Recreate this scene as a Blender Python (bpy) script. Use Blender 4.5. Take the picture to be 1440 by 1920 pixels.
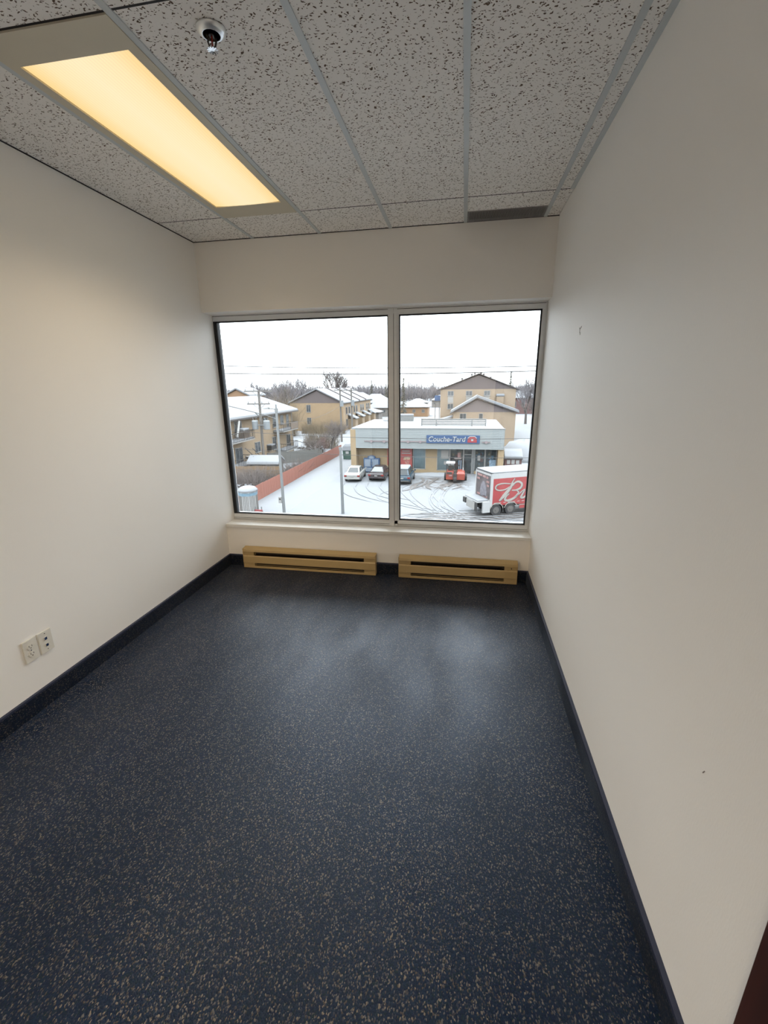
import bpy, bmesh, math, random
from mathutils import Vector, Matrix
random.seed(7)
S = bpy.context.scene
COL = S.collection
for _o in list(bpy.data.objects):
    bpy.data.objects.remove(_o)

# ------------------------------------------------------------------ camera
cam_d = bpy.data.cameras.new('camera')
cam = bpy.data.objects.new('camera', cam_d)
COL.objects.link(cam)
cam_d.sensor_fit = 'HORIZONTAL'
cam_d.sensor_width = 36.0
cam_d.lens = 813.88 / 1440.0 * 36.0
cam_d.clip_start = 0.02
cam_d.clip_end = 3000
_R = ((0.98458996, -0.17065202, -0.03821648), (0.17453837, 0.94529179, 0.27560802), (-0.01090735, -0.27803113, 0.96051014))
cam.matrix_world = Matrix(((_R[0][0], _R[0][2], -_R[0][1], 0), (_R[1][0], _R[1][2], -_R[1][1], 0), (_R[2][0], _R[2][2], -_R[2][1], 1.537), (0, 0, 0, 1)))
S.camera = cam

# ------------------------------------------------------------------ sky: overcast, a little brighter towards the zenith
w = bpy.data.worlds.new('overcast_sky')
S.world = w
w.use_nodes = True
nt = w.node_tree
nt.nodes.clear()
n_out = nt.nodes.new('ShaderNodeOutputWorld')
n_bg = nt.nodes.new('ShaderNodeBackground')
n_tc = nt.nodes.new('ShaderNodeTexCoord')
n_sep = nt.nodes.new('ShaderNodeSeparateXYZ')
n_max = nt.nodes.new('ShaderNodeMath'); n_max.operation = 'MAXIMUM'; n_max.inputs[1].default_value = 0.0
n_mul = nt.nodes.new('ShaderNodeMath'); n_mul.operation = 'MULTIPLY_ADD'; n_mul.inputs[1].default_value = 2.0; n_mul.inputs[2].default_value = 1.0
n_str = nt.nodes.new('ShaderNodeMath'); n_str.operation = 'MULTIPLY'; n_str.inputs[1].default_value = 4.1
n_noise = nt.nodes.new('ShaderNodeTexNoise'); n_noise.inputs['Scale'].default_value = 2.2; n_noise.inputs['Detail'].default_value = 3
n_mix = nt.nodes.new('ShaderNodeMix'); n_mix.data_type = 'RGBA'
n_mix.inputs[6].default_value = (0.93, 1.00, 1.07, 1); n_mix.inputs[7].default_value = (0.98, 1.01, 1.05, 1)
L = nt.links.new
L(n_tc.outputs['Generated'], n_sep.inputs[0]); L(n_sep.outputs['Z'], n_max.inputs[0]); L(n_max.outputs[0], n_mul.inputs[0]); L(n_mul.outputs[0], n_str.inputs[0])
L(n_tc.outputs['Generated'], n_noise.inputs['Vector']); L(n_noise.outputs['Fac'], n_mix.inputs[0])
L(n_mix.outputs[2], n_bg.inputs['Color']); L(n_str.outputs[0], n_bg.inputs['Strength']); L(n_bg.outputs[0], n_out.inputs[0])

S.cycles.max_bounces = 14
S.cycles.diffuse_bounces = 8
vs = S.view_settings
vs.view_transform = 'Standard'
vs.look = 'None'
vs.exposure = 0.0
vs.gamma = 1.0
vs.use_curve_mapping = False

LAMP_W = 6.5          # the troffer in view
OFFICE_W = 185.0        # each unseen office troffer behind, driven high as added warm fill

# ------------------------------------------------------------------ helpers
class MB:
    def __init__(self):
        self.v = []; self.f = []
    def add(self, vs_, fs_):
        b = len(self.v)
        self.v += [tuple(p) for p in vs_]
        self.f += [tuple(b + i for i in f) for f in fs_]
        return self
    def box(self, x0, x1, y0, y1, z0, z1):
        return self.add([(x0, y0, z0), (x1, y0, z0), (x1, y1, z0), (x0, y1, z0), (x0, y0, z1), (x1, y0, z1), (x1, y1, z1), (x0, y1, z1)],
                        [(0, 3, 2, 1), (4, 5, 6, 7), (0, 1, 5, 4), (1, 2, 6, 5), (2, 3, 7, 6), (3, 0, 4, 7)])
    def tube(self, p, q, r0, r1=None, n=6, cap=True):
        r1 = r0 if r1 is None else r1
        p = Vector(p); q = Vector(q); d = q - p
        if d.length < 1e-6: return self
        d.normalize()
        a = d.orthogonal().normalized(); b = d.cross(a)
        vs_ = []
        for c, r in ((p, r0), (q, r1)):
            for i in range(n):
                t = 2 * math.pi * i / n
                vs_.append(c + (a * math.cos(t) + b * math.sin(t)) * r)
        fs_ = [(i, (i + 1) % n, n + (i + 1) % n, n + i) for i in range(n)]
        if cap: fs_ += [tuple(reversed(range(n))), tuple(range(n, 2 * n))]
        return self.add(vs_, fs_)
    def path(self, pts, r, n=5):
        for a, b in zip(pts, pts[1:]): self.tube(a, b, r, r, n, False)
        return self
    def bar(self, p, q, w_, h_):
        p = Vector(p); q = Vector(q); d = (q - p).normalized()
        up = Vector((0, 0, 1)) if abs(d.z) < .95 else Vector((0, 1, 0))
        s = d.cross(up).normalized(); u = s.cross(d)
        vs_ = []
        for c in (p, q):
            for i, j in ((-1, -1), (1, -1), (1, 1), (-1, 1)):
                vs_.append(c + s * i * w_ / 2 + u * j * h_ / 2)
        return self.add(vs_, [(0, 1, 2, 3)[::-1], (4, 5, 6, 7), (0, 1, 5, 4), (1, 2, 6, 5), (2, 3, 7, 6), (3, 0, 4, 7)])
    def prism(self, pts, axis, a0, a1):
        n = len(pts)
        def P(u, v_, a):
            return {'x': (a, u, v_), 'y': (u, a, v_), 'z': (u, v_, a)}[axis]
        vs_ = [P(u, v_, a0) for u, v_ in pts] + [P(u, v_, a1) for u, v_ in pts]
        return self.add(vs_, [tuple(reversed(range(n))), tuple(range(n, 2 * n))] + [(i, (i + 1) % n, n + (i + 1) % n, n + i) for i in range(n)])
    def loft(self, secs, cap=True):
        n = len(secs[0]); vs_ = [p for s in secs for p in s]; fs_ = []
        for k in range(len(secs) - 1):
            for i in range(n):
                fs_.append((k * n + i, k * n + (i + 1) % n, (k + 1) * n + (i + 1) % n, (k + 1) * n + i))
        if cap:
            fs_ += [tuple(reversed(range(n))), tuple(range((len(secs) - 1) * n, len(secs) * n))]
        return self.add(vs_, fs_)
    def lathe(self, prof, c=(0, 0, 0), n=24):
        secs = [[(c[0] + r * math.cos(2 * math.pi * i / n), c[1] + r * math.sin(2 * math.pi * i / n), c[2] + z) for i in range(n)] for r, z in prof]
        return self.loft(secs)
    def quad(self, a, b, c, d):
        return self.add([a, b, c, d], [(0, 1, 2, 3)])

def mesh_of(name, mb, m, smooth=False):
    me = bpy.data.meshes.new(name)
    me.from_pydata(mb.v, [], mb.f)
    bm = bmesh.new(); bm.from_mesh(me)
    bmesh.ops.recalc_face_normals(bm, faces=bm.faces)
    bm.to_mesh(me); bm.free()
    if smooth:
        for p in me.polygons: p.use_smooth = True
    me.materials.append(m)
    return me

def tag(o, label=None, cat=None, group=None, kind=None):
    if label: o['label'] = label
    if cat: o['category'] = cat
    if group: o['group'] = group
    if kind: o['kind'] = kind
    return o

def obj(name, mb, m, parent=None, smooth=False, loc=None, bevel=0, label=None, cat=None, group=None, kind=None):
    me = mb if isinstance(mb, bpy.types.Mesh) else mesh_of(name, mb, m, smooth)
    o = bpy.data.objects.new(name, me); COL.objects.link(o)
    if parent: o.parent = parent
    if loc: o.location = loc
    if bevel:
        b = o.modifiers.new('bevel', 'BEVEL'); b.width = bevel; b.segments = 3 if smooth else 2; b.limit_method = 'ANGLE'; b.harden_normals = smooth
    return tag(o, label, cat, group, kind)

def root(name, loc, rotz=0, label=None, cat=None, group=None, kind=None):
    o = bpy.data.objects.new(name, None); COL.objects.link(o)
    o.location = loc; o.rotation_euler = (0, 0, rotz); o.empty_display_size = .1
    return tag(o, label, cat, group, kind)

def BOX(*a): return MB().box(*a)

# ------------------------------------------------------------------ materials
def new_mat(name):
    m = bpy.data.materials.new(name); m.use_nodes = True
    t = m.node_tree; b = t.nodes['Principled BSDF']
    return m, t, b

def pm(name, col, rough=.6, metal=0., var=.08, scale=6., bump=0., bscale=60., spec=.5, emit=None, stretch=None):
    """plain surface with slight mottling in the colour, procedural"""
    m, t, b = new_mat(name)
    tc = t.nodes.new('ShaderNodeTexCoord'); no = t.nodes.new('ShaderNodeTexNoise')
    no.inputs['Scale'].default_value = scale; no.inputs['Detail'].default_value = 4
    vec = tc.outputs['Object']
    if stretch:
        mp = t.nodes.new('ShaderNodeMapping'); mp.inputs['Scale'].default_value = stretch
        t.links.new(vec, mp.inputs[0]); vec = mp.outputs[0]
    t.links.new(vec, no.inputs['Vector'])
    r = t.nodes.new('ShaderNodeValToRGB')
    r.color_ramp.elements[0].position = .3; r.color_ramp.elements[1].position = .7
    r.color_ramp.elements[0].color = tuple(c * (1 - var) for c in col) + (1,)
    r.color_ramp.elements[1].color = tuple(min(1, c * (1 + var)) for c in col) + (1,)
    t.links.new(no.outputs['Fac'], r.inputs[0]); t.links.new(r.outputs[0], b.inputs['Base Color'])
    b.inputs['Roughness'].default_value = rough; b.inputs['Metallic'].default_value = metal
    b.inputs['Specular IOR Level'].default_value = spec
    if bump:
        n2 = t.nodes.new('ShaderNodeTexNoise'); n2.inputs['Scale'].default_value = bscale; n2.inputs['Detail'].default_value = 3
        bp = t.nodes.new('ShaderNodeBump'); bp.inputs['Strength'].default_value = bump; bp.inputs['Distance'].default_value = .002
        t.links.new(vec, n2.inputs['Vector']); t.links.new(n2.outputs['Fac'], bp.inputs['Height']); t.links.new(bp.outputs[0], b.inputs['Normal'])
    if emit:
        b.inputs['Emission Color'].default_value = emit[0] + (1,); b.inputs['Emission Strength'].default_value = emit[1]
    return m

def glass_mat(name, tint=(.97, .985, .98), ior=1.5, rough=0.0):
    m = bpy.data.materials.new(name); m.use_nodes = True
    t = m.node_tree; t.nodes.clear()
    o = t.nodes.new('ShaderNodeOutputMaterial'); mx = t.nodes.new('ShaderNodeMixShader')
    tr = t.nodes.new('ShaderNodeBsdfTransparent'); tr.inputs[0].default_value = tint + (1,)
    gl = t.nodes.new('ShaderNodeBsdfGlossy'); gl.inputs['Roughness'].default_value = rough
    fr = t.nodes.new('ShaderNodeFresnel'); fr.inputs['IOR'].default_value = ior
    t.links.new(fr.outputs[0], mx.inputs[0]); t.links.new(tr.outputs[0], mx.inputs[1]); t.links.new(gl.outputs[0], mx.inputs[2]); t.links.new(mx.outputs[0], o.inputs[0])
    return m

def tile_mat():
    """fissured mineral-fibre ceiling tile"""
    m, t, b = new_mat('fissured_tile')
    N = t.nodes.new; K = t.links.new
    tc = N('ShaderNodeTexCoord'); geo = N('ShaderNodeNewGeometry')
    dn = N('ShaderNodeTexNoise'); dn.inputs['Scale'].default_value = 55; dn.inputs['Detail'].default_value = 2
    K(geo.outputs['Position'], dn.inputs['Vector'])
    ma = N('ShaderNodeVectorMath'); ma.operation = 'MULTIPLY_ADD'; ma.inputs[1].default_value = (.030, .030, 0)
    K(dn.outputs['Color'], ma.inputs[0]); K(geo.outputs['Position'], ma.inputs[2])
    mp = N('ShaderNodeMapping'); mp.inputs['Scale'].default_value = (74, 118, 1); mp.inputs['Rotation'].default_value = (0, 0, .6)
    K(ma.outputs[0], mp.inputs[0])
    vo = N('ShaderNodeTexVoronoi'); vo.voronoi_dimensions = '2D'; vo.inputs['Scale'].default_value = 1.0; vo.inputs['Randomness'].default_value = 1
    K(mp.outputs[0], vo.inputs['Vector'])
    sp = N('ShaderNodeSeparateColor'); K(vo.outputs['Color'], sp.inputs[0])
    th = N('ShaderNodeMath'); th.operation = 'MULTIPLY_ADD'; th.inputs[1].default_value = .42; th.inputs[2].default_value = -.075
    K(sp.outputs[0], th.inputs[0])
    sub = N('ShaderNodeMath'); sub.operation = 'SUBTRACT'; K(th.outputs[0], sub.inputs[0]); K(vo.outputs['Distance'], sub.inputs[1])
    rp = N('ShaderNodeMapRange'); rp.inputs[1].default_value = -.02; rp.inputs[2].default_value = .04
    K(sub.outputs[0], rp.inputs[0])
    mx = N('ShaderNodeMix'); mx.data_type = 'RGBA'
    mx.inputs[6].default_value = (.90, .88, .855, 1); mx.inputs[7].default_value = (.14, .10, .075, 1)
    K(rp.outputs[0], mx.inputs[0]); K(mx.outputs[2], b.inputs['Base Color'])
    b.inputs['Roughness'].default_value = .95; b.inputs['Specular IOR Level'].default_value = .1
    bp = N('ShaderNodeBump'); bp.invert = True; bp.inputs['Strength'].default_value = .6; bp.inputs['Distance'].default_value = .002
    K(rp.outputs[0], bp.inputs['Height']); K(bp.outputs[0], b.inputs['Normal'])
    return m

def carpet_mat(name='navy_carpet', dark=1.0):
    m, t, b = new_mat(name)
    N = t.nodes.new; K = t.links.new
    geo = N('ShaderNodeNewGeometry')
    vm = N('ShaderNodeMapping'); vm.inputs['Scale'].default_value = (310, 215, 310); vm.inputs['Rotation'].default_value = (0, 0, .12); K(geo.outputs['Position'], vm.inputs[0])
    vo = N('ShaderNodeTexVoronoi'); vo.voronoi_dimensions = '3D'; vo.inputs['Scale'].default_value = 1
    K(vm.outputs[0], vo.inputs['Vector'])
    sp = N('ShaderNodeSeparateColor'); K(vo.outputs['Color'], sp.inputs[0])
    cr = N('ShaderNodeValToRGB'); cr.color_ramp.interpolation = 'CONSTANT'
    e = cr.color_ramp.elements
    cols = [(0, (.005, .010, .026)), (.20, (.007, .017, .040)), (.42, (.006, .011, .034)), (.60, (.014, .022, .042)), (.70, (.007, .017, .022)),
            (.775, (.070, .056, .046)), (.84, (.105, .100, .098)), (.90, (.034, .037, .052)), (.955, (.17, .145, .115))]
    e[0].position, e[0].color = cols[0][0], tuple(c * dark for c in cols[0][1]) + (1,)
    e[1].position, e[1].color = cols[1][0], tuple(c * dark for c in cols[1][1]) + (1,)
    for p_, c_ in cols[2:]:
        x = e.new(p_); x.color = tuple(c * dark for c in c_) + (1,)
    K(sp.outputs[0], cr.inputs[0])
    # faint broad wear and vacuum strokes
    no = N('ShaderNodeTexNoise'); no.inputs['Scale'].default_value = 1.6; no.inputs['Detail'].default_value = 3
    mp = N('ShaderNodeMapping'); mp.inputs['Scale'].default_value = (2.2, .9, 1); mp.inputs['Rotation'].default_value = (0, 0, -.35)
    K(geo.outputs['Position'], mp.inputs[0]); K(mp.outputs[0], no.inputs['Vector'])
    mr = N('ShaderNodeMapRange'); mr.inputs[1].default_value = .3; mr.inputs[2].default_value = .7; mr.inputs[3].default_value = .85; mr.inputs[4].default_value = 1.2
    K(no.outputs['Fac'], mr.inputs[0])
    mu = N('ShaderNodeMix'); mu.data_type = 'RGBA'; mu.blend_type = 'MULTIPLY'; mu.inputs[0].default_value = 1
    K(cr.outputs[0], mu.inputs[6]); K(mr.outputs[0], mu.inputs[7]); K(mu.outputs[2], b.inputs['Base Color'])
    rr_ = N('ShaderNodeMapRange'); rr_.inputs[1].default_value = .36; rr_.inputs[2].default_value = .62; rr_.inputs[3].default_value = .50; rr_.inputs[4].default_value = .33
    K(no.outputs['Fac'], rr_.inputs[0]); K(rr_.outputs[0], b.inputs['Roughness']); b.inputs['Specular IOR Level'].default_value = .33; b.inputs['Specular Tint'].default_value = (.66, .80, 1, 1)
    sw = N('ShaderNodeMapRange'); sw.inputs[1].default_value = .38; sw.inputs[2].default_value = .60; sw.inputs[3].default_value = .03; sw.inputs[4].default_value = .16     # pile brushed one way or the other
    K(no.outputs['Fac'], sw.inputs[0]); K(sw.outputs[0], b.inputs['Sheen Weight'])
    b.inputs['Sheen Roughness'].default_value = .3; b.inputs['Sheen Tint'].default_value = (.62, .76, 1, 1)
    bp = N('ShaderNodeBump'); bp.inputs['Strength'].default_value = .22; bp.inputs['Distance'].default_value = .003; bp.invert = True
    K(vo.outputs['Distance'], bp.inputs['Height']); K(bp.outputs[0], b.inputs['Normal'])
    return m

def brick_mat(name, c1, c2, mortar):
    m, t, b = new_mat(name)
    N = t.nodes.new; K = t.links.new
    tc = N('ShaderNodeTexCoord'); se = N('ShaderNodeSeparateXYZ'); ad = N('ShaderNodeMath'); co = N('ShaderNodeCombineXYZ')
    K(tc.outputs['Object'], se.inputs[0]); K(se.outputs['X'], ad.inputs[0]); K(se.outputs['Y'], ad.inputs[1])
    K(ad.outputs[0], co.inputs['X']); K(se.outputs['Z'], co.inputs['Y'])
    br = N('ShaderNodeTexBrick'); br.inputs['Scale'].default_value = 1; br.inputs['Brick Width'].default_value = .24; br.inputs['Row Height'].default_value = .08
    br.inputs['Mortar Size'].default_value = .006
    br.inputs['Color1'].default_value = c1 + (1,); br.inputs['Color2'].default_value = c2 + (1,); br.inputs['Mortar'].default_value = mortar + (1,)
    K(co.outputs[0], br.inputs['Vector'])
    no = N('ShaderNodeTexNoise'); no.inputs['Scale'].default_value = .5; no.inputs['Detail'].default_value = 4; K(tc.outputs['Object'], no.inputs['Vector'])
    mr = N('ShaderNodeMapRange'); mr.inputs[3].default_value = .8; mr.inputs[4].default_value = 1.2; K(no.outputs['Fac'], mr.inputs[0])
    mu = N('ShaderNodeMix'); mu.data_type = 'RGBA'; mu.blend_type = 'MULTIPLY'; mu.inputs[0].default_value = 1
    K(br.outputs['Color'], mu.inputs[6]); K(mr.outputs[0], mu.inputs[7]); K(mu.outputs[2], b.inputs['Base Color'])
    b.inputs['Roughness'].default_value = .9
    return m

def lens_mat():
    """prismatic troffer lens, lit from behind by two tubes; centre paler than the edges"""
    m, t, b = new_mat('lit_lens')
    N = t.nodes.new; K = t.links.new
    tc = N('ShaderNodeTexCoord'); se = N('ShaderNodeSeparateXYZ'); K(tc.outputs['Object'], se.inputs[0])
    ab = N('ShaderNodeMath'); ab.operation = 'ABSOLUTE'; K(se.outputs['X'], ab.inputs[0])
    cr = N('ShaderNodeValToRGB'); e = cr.color_ramp.elements
    e[0].position = .0; e[0].color = (1.0, .84, .52, 1); e[1].position = .215; e[1].color = (.98, .66, .25, 1)
    x = e.new(.12); x.color = (1.0, .80, .45, 1)
    K(ab.outputs[0], cr.inputs[0])
    wv = N('ShaderNodeTexWave'); wv.bands_direction = 'X'; wv.inputs['Scale'].default_value = 26; K(tc.outputs['Object'], wv.inputs['Vector'])
    mr = N('ShaderNodeMapRange'); mr.inputs[3].default_value = .93; mr.inputs[4].default_value = 1.0; K(wv.outputs['Fac'], mr.inputs[0])
    b.inputs['Base Color'].default_value = (.1, .1, .09, 1); b.inputs['Roughness'].default_value = .4
    K(cr.outputs[0], b.inputs['Emission Color']); K(mr.outputs[0], b.inputs['Emission Strength'])
    return m

def snow_ground_mat():
    m, t, b = new_mat('trodden_snow')
    N = t.nodes.new; K = t.links.new
    geo = N('ShaderNodeNewGeometry'); se = N('ShaderNodeSeparateXYZ'); K(geo.outputs['Position'], se.inputs[0])
    def math_(op, a=None, b_=None, c=None):
        n = N('ShaderNodeMath'); n.operation = op
        for i, q in enumerate((a, b_, c)):
            if q is None: continue
            if isinstance(q, (int, float)): n.inputs[i].default_value = q
            else: K(q, n.inputs[i])
        return n.outputs[0]
    def zone(x0, x1, y0, y1, s):
        fx = math_('MULTIPLY', math_('SUBTRACT', se.outputs['X'], x0), 1 / s); gx = math_('MULTIPLY', math_('SUBTRACT', x1, se.outputs['X']), 1 / s)
        fy = math_('MULTIPLY', math_('SUBTRACT', se.outputs['Y'], y0), 1 / s); gy = math_('MULTIPLY', math_('SUBTRACT', y1, se.outputs['Y']), 1 / s)
        mn = math_('MINIMUM', math_('MINIMUM', fx, gx), math_('MINIMUM', fy, gy))
        n = N('ShaderNodeClamp'); K(mn, n.inputs[0]); return n.outputs[0]
    slush = zone(-5.5, 1.5, 42.2, 49.5, 1.6); drive = zone(-3.5, 12, 31.6, 35.5, 1.6)
    n3 = N('ShaderNodeTexNoise'); n3.inputs['Scale'].default_value = .75; n3.inputs['Detail'].default_value = 6; n3.inputs['Distortion'].default_value = 1.5; K(geo.outputs['Position'], n3.inputs['Vector'])
    m3 = N('ShaderNodeMapRange'); m3.inputs[1].default_value = .44; m3.inputs[2].default_value = .60; K(n3.outputs['Fac'], m3.inputs[0])
    sl = math_('MULTIPLY', math_('MULTIPLY', m3.outputs[0], slush), .95)
    dr = math_('MULTIPLY', math_('MULTIPLY', m3.outputs[0], drive), .5)
    tot = math_('MAXIMUM', sl, dr)
    cl = N('ShaderNodeClamp'); K(tot, cl.inputs[0])
    mx = N('ShaderNodeMix'); mx.data_type = 'RGBA'; mx.inputs[6].default_value = SNOW + (1,); mx.inputs[7].default_value = (.040, .034, .031, 1)
    K(cl.outputs[0], mx.inputs[0]); K(mx.outputs[2], b.inputs['Base Color'])
    b.inputs['Roughness'].default_value = .85; b.inputs['Specular IOR Level'].default_value = .2
    n4 = N('ShaderNodeTexNoise'); n4.inputs['Scale'].default_value = 1.3; n4.inputs['Detail'].default_value = 5; K(geo.outputs['Position'], n4.inputs['Vector'])
    hs = math_('SUBTRACT', math_('MULTIPLY', n4.outputs['Fac'], .5), math_('MULTIPLY', cl.outputs[0], .6))
    bp = N('ShaderNodeBump'); bp.inputs['Strength'].default_value = .5; bp.inputs['Distance'].default_value = .12; K(hs, bp.inputs['Height']); K(bp.outputs[0], b.inputs['Normal'])
    return m

# The sky is set to the strength the room's exposure needs; out of doors every base colour shares one scale so that it is exposed like the photograph.
SNOW = (.104, .109, .116)
K_ = .185
def oc(r, g, b): return (r * K_, g * K_, b * K_)
M = {}
M['wall'] = pm('painted_wall', (.90, .89, .87), .62, var=.012, scale=1.2, bump=.10, bscale=260, spec=.35, stretch=(1, 1, .3))
M['wall_f'] = pm('painted_wall_window_side', (.90, .87, .83), .62, var=.012, scale=1.2, bump=.10, bscale=260, spec=.35)
M['trimwhite'] = pm('white_sill_paint', (.80, .79, .76), .4, var=.02)
M['carpet'] = carpet_mat()
M['carpet_base'] = carpet_mat('navy_carpet_cove', .55)
M['binding'] = pm('navy_binding', (.022, .028, .06), .6, var=.1, scale=40)
M['tile'] = tile_mat()
M['tee'] = pm('white_grid_metal', (.56, .60, .62), .45, var=.02)
M['plenum'] = pm('dark_plenum', (.03, .03, .035), .9)
M['alu'] = pm('aluminium_frame', (.72, .73, .74), .38, .45, var=.03, scale=3, stretch=(1, 1, 8))
M['gasket'] = pm('black_gasket', (.012, .014, .018), .7)
M['pane'] = glass_mat('window_pane')
M['lens'] = lens_mat()
M['troffer'] = pm('cream_troffer_metal', (.62, .57, .46), .45, var=.02)
M['chrome'] = pm('chrome', (.75, .76, .78), .15, 1.0, var=.02)
M['whitering'] = pm('bright_plated_ring', (.92, .95, .97), .30, .8, var=.01)
M['darkmetal'] = pm('dark_metal', (.05, .045, .04), .4, .6)
M['redbulb'] = pm('red_glass_bulb', (.25, .03, .02), .15)
M['grille'] = pm('grey_grille', (.30, .29, .29), .6, var=.05, scale=30)
M['heater'] = pm('beige_heater_enamel', (.50, .36, .17), .42, var=.04, scale=5)
M['heater_dark'] = pm('dark_heater_core', (.035, .025, .018), .6)
M['fin'] = pm('heater_fin', (.10, .075, .05), .4, .7)
M['plate'] = pm('ivory_plate', (.74, .72, .66), .35, var=.02)
M['slot'] = pm('dark_slot', (.05, .045, .04), .6)
M['jack'] = pm('blue_jack', (.012, .035, .11), .4)
M['door'] = pm('dark_red_brown_wood', (.040, .011, .008), .45, var=.3, scale=5, stretch=(6, 6, .4))
M['scuff'] = pm('plaster_scuff', (.22, .20, .18), .9)
M['snow'] = pm('snow', tuple(c * 1.2 for c in SNOW), .85, var=.03, scale=.8, bump=.4, bscale=3, spec=.2)
M['ground'] = snow_ground_mat()
M['brickA'] = brick_mat('tan_brick', oc(.80, .58, .36), oc(.73, .52, .31), oc(.72, .57, .41))
M['brickB'] = brick_mat('ochre_brick', oc(.84, .58, .33), oc(.78, .53, .29), oc(.74, .57, .39))
M['brickR'] = brick_mat('buff_brick', oc(.84, .64, .45), oc(.78, .58, .40), oc(.77, .63, .49))
M['brickS'] = brick_mat('shop_brick', oc(.88, .64, .37), oc(.82, .59, .33), oc(.80, .64, .44))
M['brown'] = pm('brown_siding', oc(.25, .19, .19), .7, var=.06, scale=1)
M['brown2'] = pm('mauve_brown_siding', oc(.37, .30, .30), .7, var=.06, scale=1)
M['fascia'] = pm('pale_metal_siding', oc(.54, .61, .62), .5, var=.03, scale=1)
M['white'] = pm('white_paint', oc(.98, .99, .99), .5, var=.02)
M['offwhite'] = pm('offwhite_paint', oc(.74, .73, .70), .5, var=.03)
M['wframe'] = pm('window_frame_white', oc(.70, .70, .68), .5)
M['wglass'] = pm('far_window_glass', oc(.17, .20, .23), .08, var=.25, scale=1.2)
M['sglass'] = glass_mat('shop_glass', (.80, .86, .88), 1.5)
M['curtain'] = pm('grey_curtain', oc(1.3, 1.42, 1.46), .8, var=.12, scale=3, stretch=(8, 1, .4))
M['shopdark'] = pm('shop_interior', oc(.42, .40, .40), .8, var=.5, scale=2.2)
M['goods_a'] = pm('goods_red', oc(.95, .36, .30), .7, var=.4, scale=5)
M['goods_b'] = pm('goods_tan', oc(1.0, .75, .52), .7, var=.4, scale=5)
M['goods_c'] = pm('goods_blue', oc(.6, .85, 1.1), .7, var=.4, scale=5)
M['signblue'] = pm('sign_blue', oc(.03, .15, .42), .4, var=.05, scale=1)
M['signwhite'] = pm('sign_white', oc(.92, .95, .97), .4, var=.01)
M['signred'] = pm('sign_red', oc(.74, .06, .08), .4, var=.04)
M['postred'] = pm('poster_red', oc(.80, .13, .12), .5, var=.06, scale=2)
M['pinkbar'] = pm('pinkish_light_bar', oc(.60, .48, .50), .5)
M['iceblue'] = pm('ice_box_blue', oc(.06, .18, .42), .4, var=.08, scale=2)
M['icepale'] = pm('ice_box_panel', oc(.48, .60, .76), .4, var=.08, scale=3)
M['redfence'] = pm('red_stained_boards', oc(.72, .25, .17), .8, var=.14, scale=1.6, stretch=(4, 4, .5))
M['tanfence'] = pm('tan_boards', oc(.56, .36, .20), .8, var=.12, scale=1.6)
M['greyfence'] = pm('weathered_grey_boards', oc(.36, .36, .34), .85, var=.2, scale=2)
M['wood'] = pm('weathered_pole_wood', oc(.36, .33, .30), .85, var=.15, scale=2, stretch=(6, 6, .3))
M['galv'] = pm('galvanised_steel', oc(.50, .53, .54), .45, .3, var=.06)
M['transformer'] = pm('grey_transformer', oc(.54, .60, .64), .5, var=.08)
M['wire'] = pm('wire_black', oc(.07, .07, .075), .6)
M['wire_pale'] = pm('wire_pale', oc(.28, .30, .33), .6)
M['bark'] = pm('grey_brown_bark', oc(.26, .22, .20), .9, var=.2, scale=4)
M['twig'] = pm('bare_twigs', oc(.34, .28, .26), .9, var=.2, scale=2)
M['twig_tan'] = pm('tan_twigs', oc(.42, .31, .18), .9, var=.25, scale=2)
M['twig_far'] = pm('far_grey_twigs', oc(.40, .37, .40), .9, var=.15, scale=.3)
M['twig_red'] = pm('reddish_twigs', oc(.46, .27, .25), .9, var=.2, scale=2)
M['conifer'] = pm('brown_green_conifer', oc(.20, .19, .13), .9, var=.25, scale=2)
M['carwhite'] = pm('car_white', oc(.80, .80, .76), .25, var=.03, scale=1)
M['cardark'] = pm('car_brown_black', oc(.085, .065, .07), .22, var=.15, scale=1)
M['carblue'] = pm('car_blue', oc(.035, .115, .19), .25, var=.1, scale=1)
M['carglass'] = pm('car_glass', oc(.10, .12, .13), .25, var=.1, spec=.25)
M['carglass2'] = pm('frosted_car_glass', oc(.34, .42, .42), .35, var=.12, scale=3)
M['rubber'] = pm('tyre_rubber', oc(.05, .05, .055), .85, var=.2, scale=6)
M['rim'] = pm('wheel_rim', oc(.42, .40, .38), .4, .4, var=.1)
M['tail'] = pm('tail_light', oc(.55, .05, .04), .2)
M['blackpl'] = pm('black_plastic', oc(.05, .05, .05), .6)
M['mred'] = pm('machine_red', oc(.72, .10, .05), .45, var=.1, scale=3)
M['truckred'] = pm('trailer_red', oc(.74, .075, .08), .45, var=.10, scale=1.2)
M['silver'] = pm('silver_script', oc(.80, .75, .68), .4, var=.06)
M['scriptdark'] = pm('script_shadow', oc(.24, .21, .23), .5)
M['posterdark'] = pm('poster_dark', oc(.20, .16, .17), .6, var=.5, scale=1.6)
M['postergrey'] = pm('poster_grey', oc(.42, .40, .46), .6, var=.3, scale=4)
M['posterpink'] = pm('poster_pink', oc(.74, .40, .38), .6, var=.2, scale=5)
M['green'] = pm('dumpster_green', oc(.06, .20, .15), .6)
M['maroon'] = pm('maroon_boards', oc(.34, .16, .15), .8, var=.1)
M['blue'] = pm('bright_blue', oc(.07, .24, .60), .5)
M['bandblue'] = pm('band_blue', oc(.33, .60, .80), .5, var=.12, scale=6)
M['orangewall'] = pm('orange_brick_far', oc(.66, .38, .20), .9, var=.08)
M['greywall'] = pm('grey_house_wall', oc(.46, .44, .42), .9, var=.08)
M['pale'] = pm('pale_house_wall', oc(.66, .64, .60), .9, var=.06)
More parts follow.
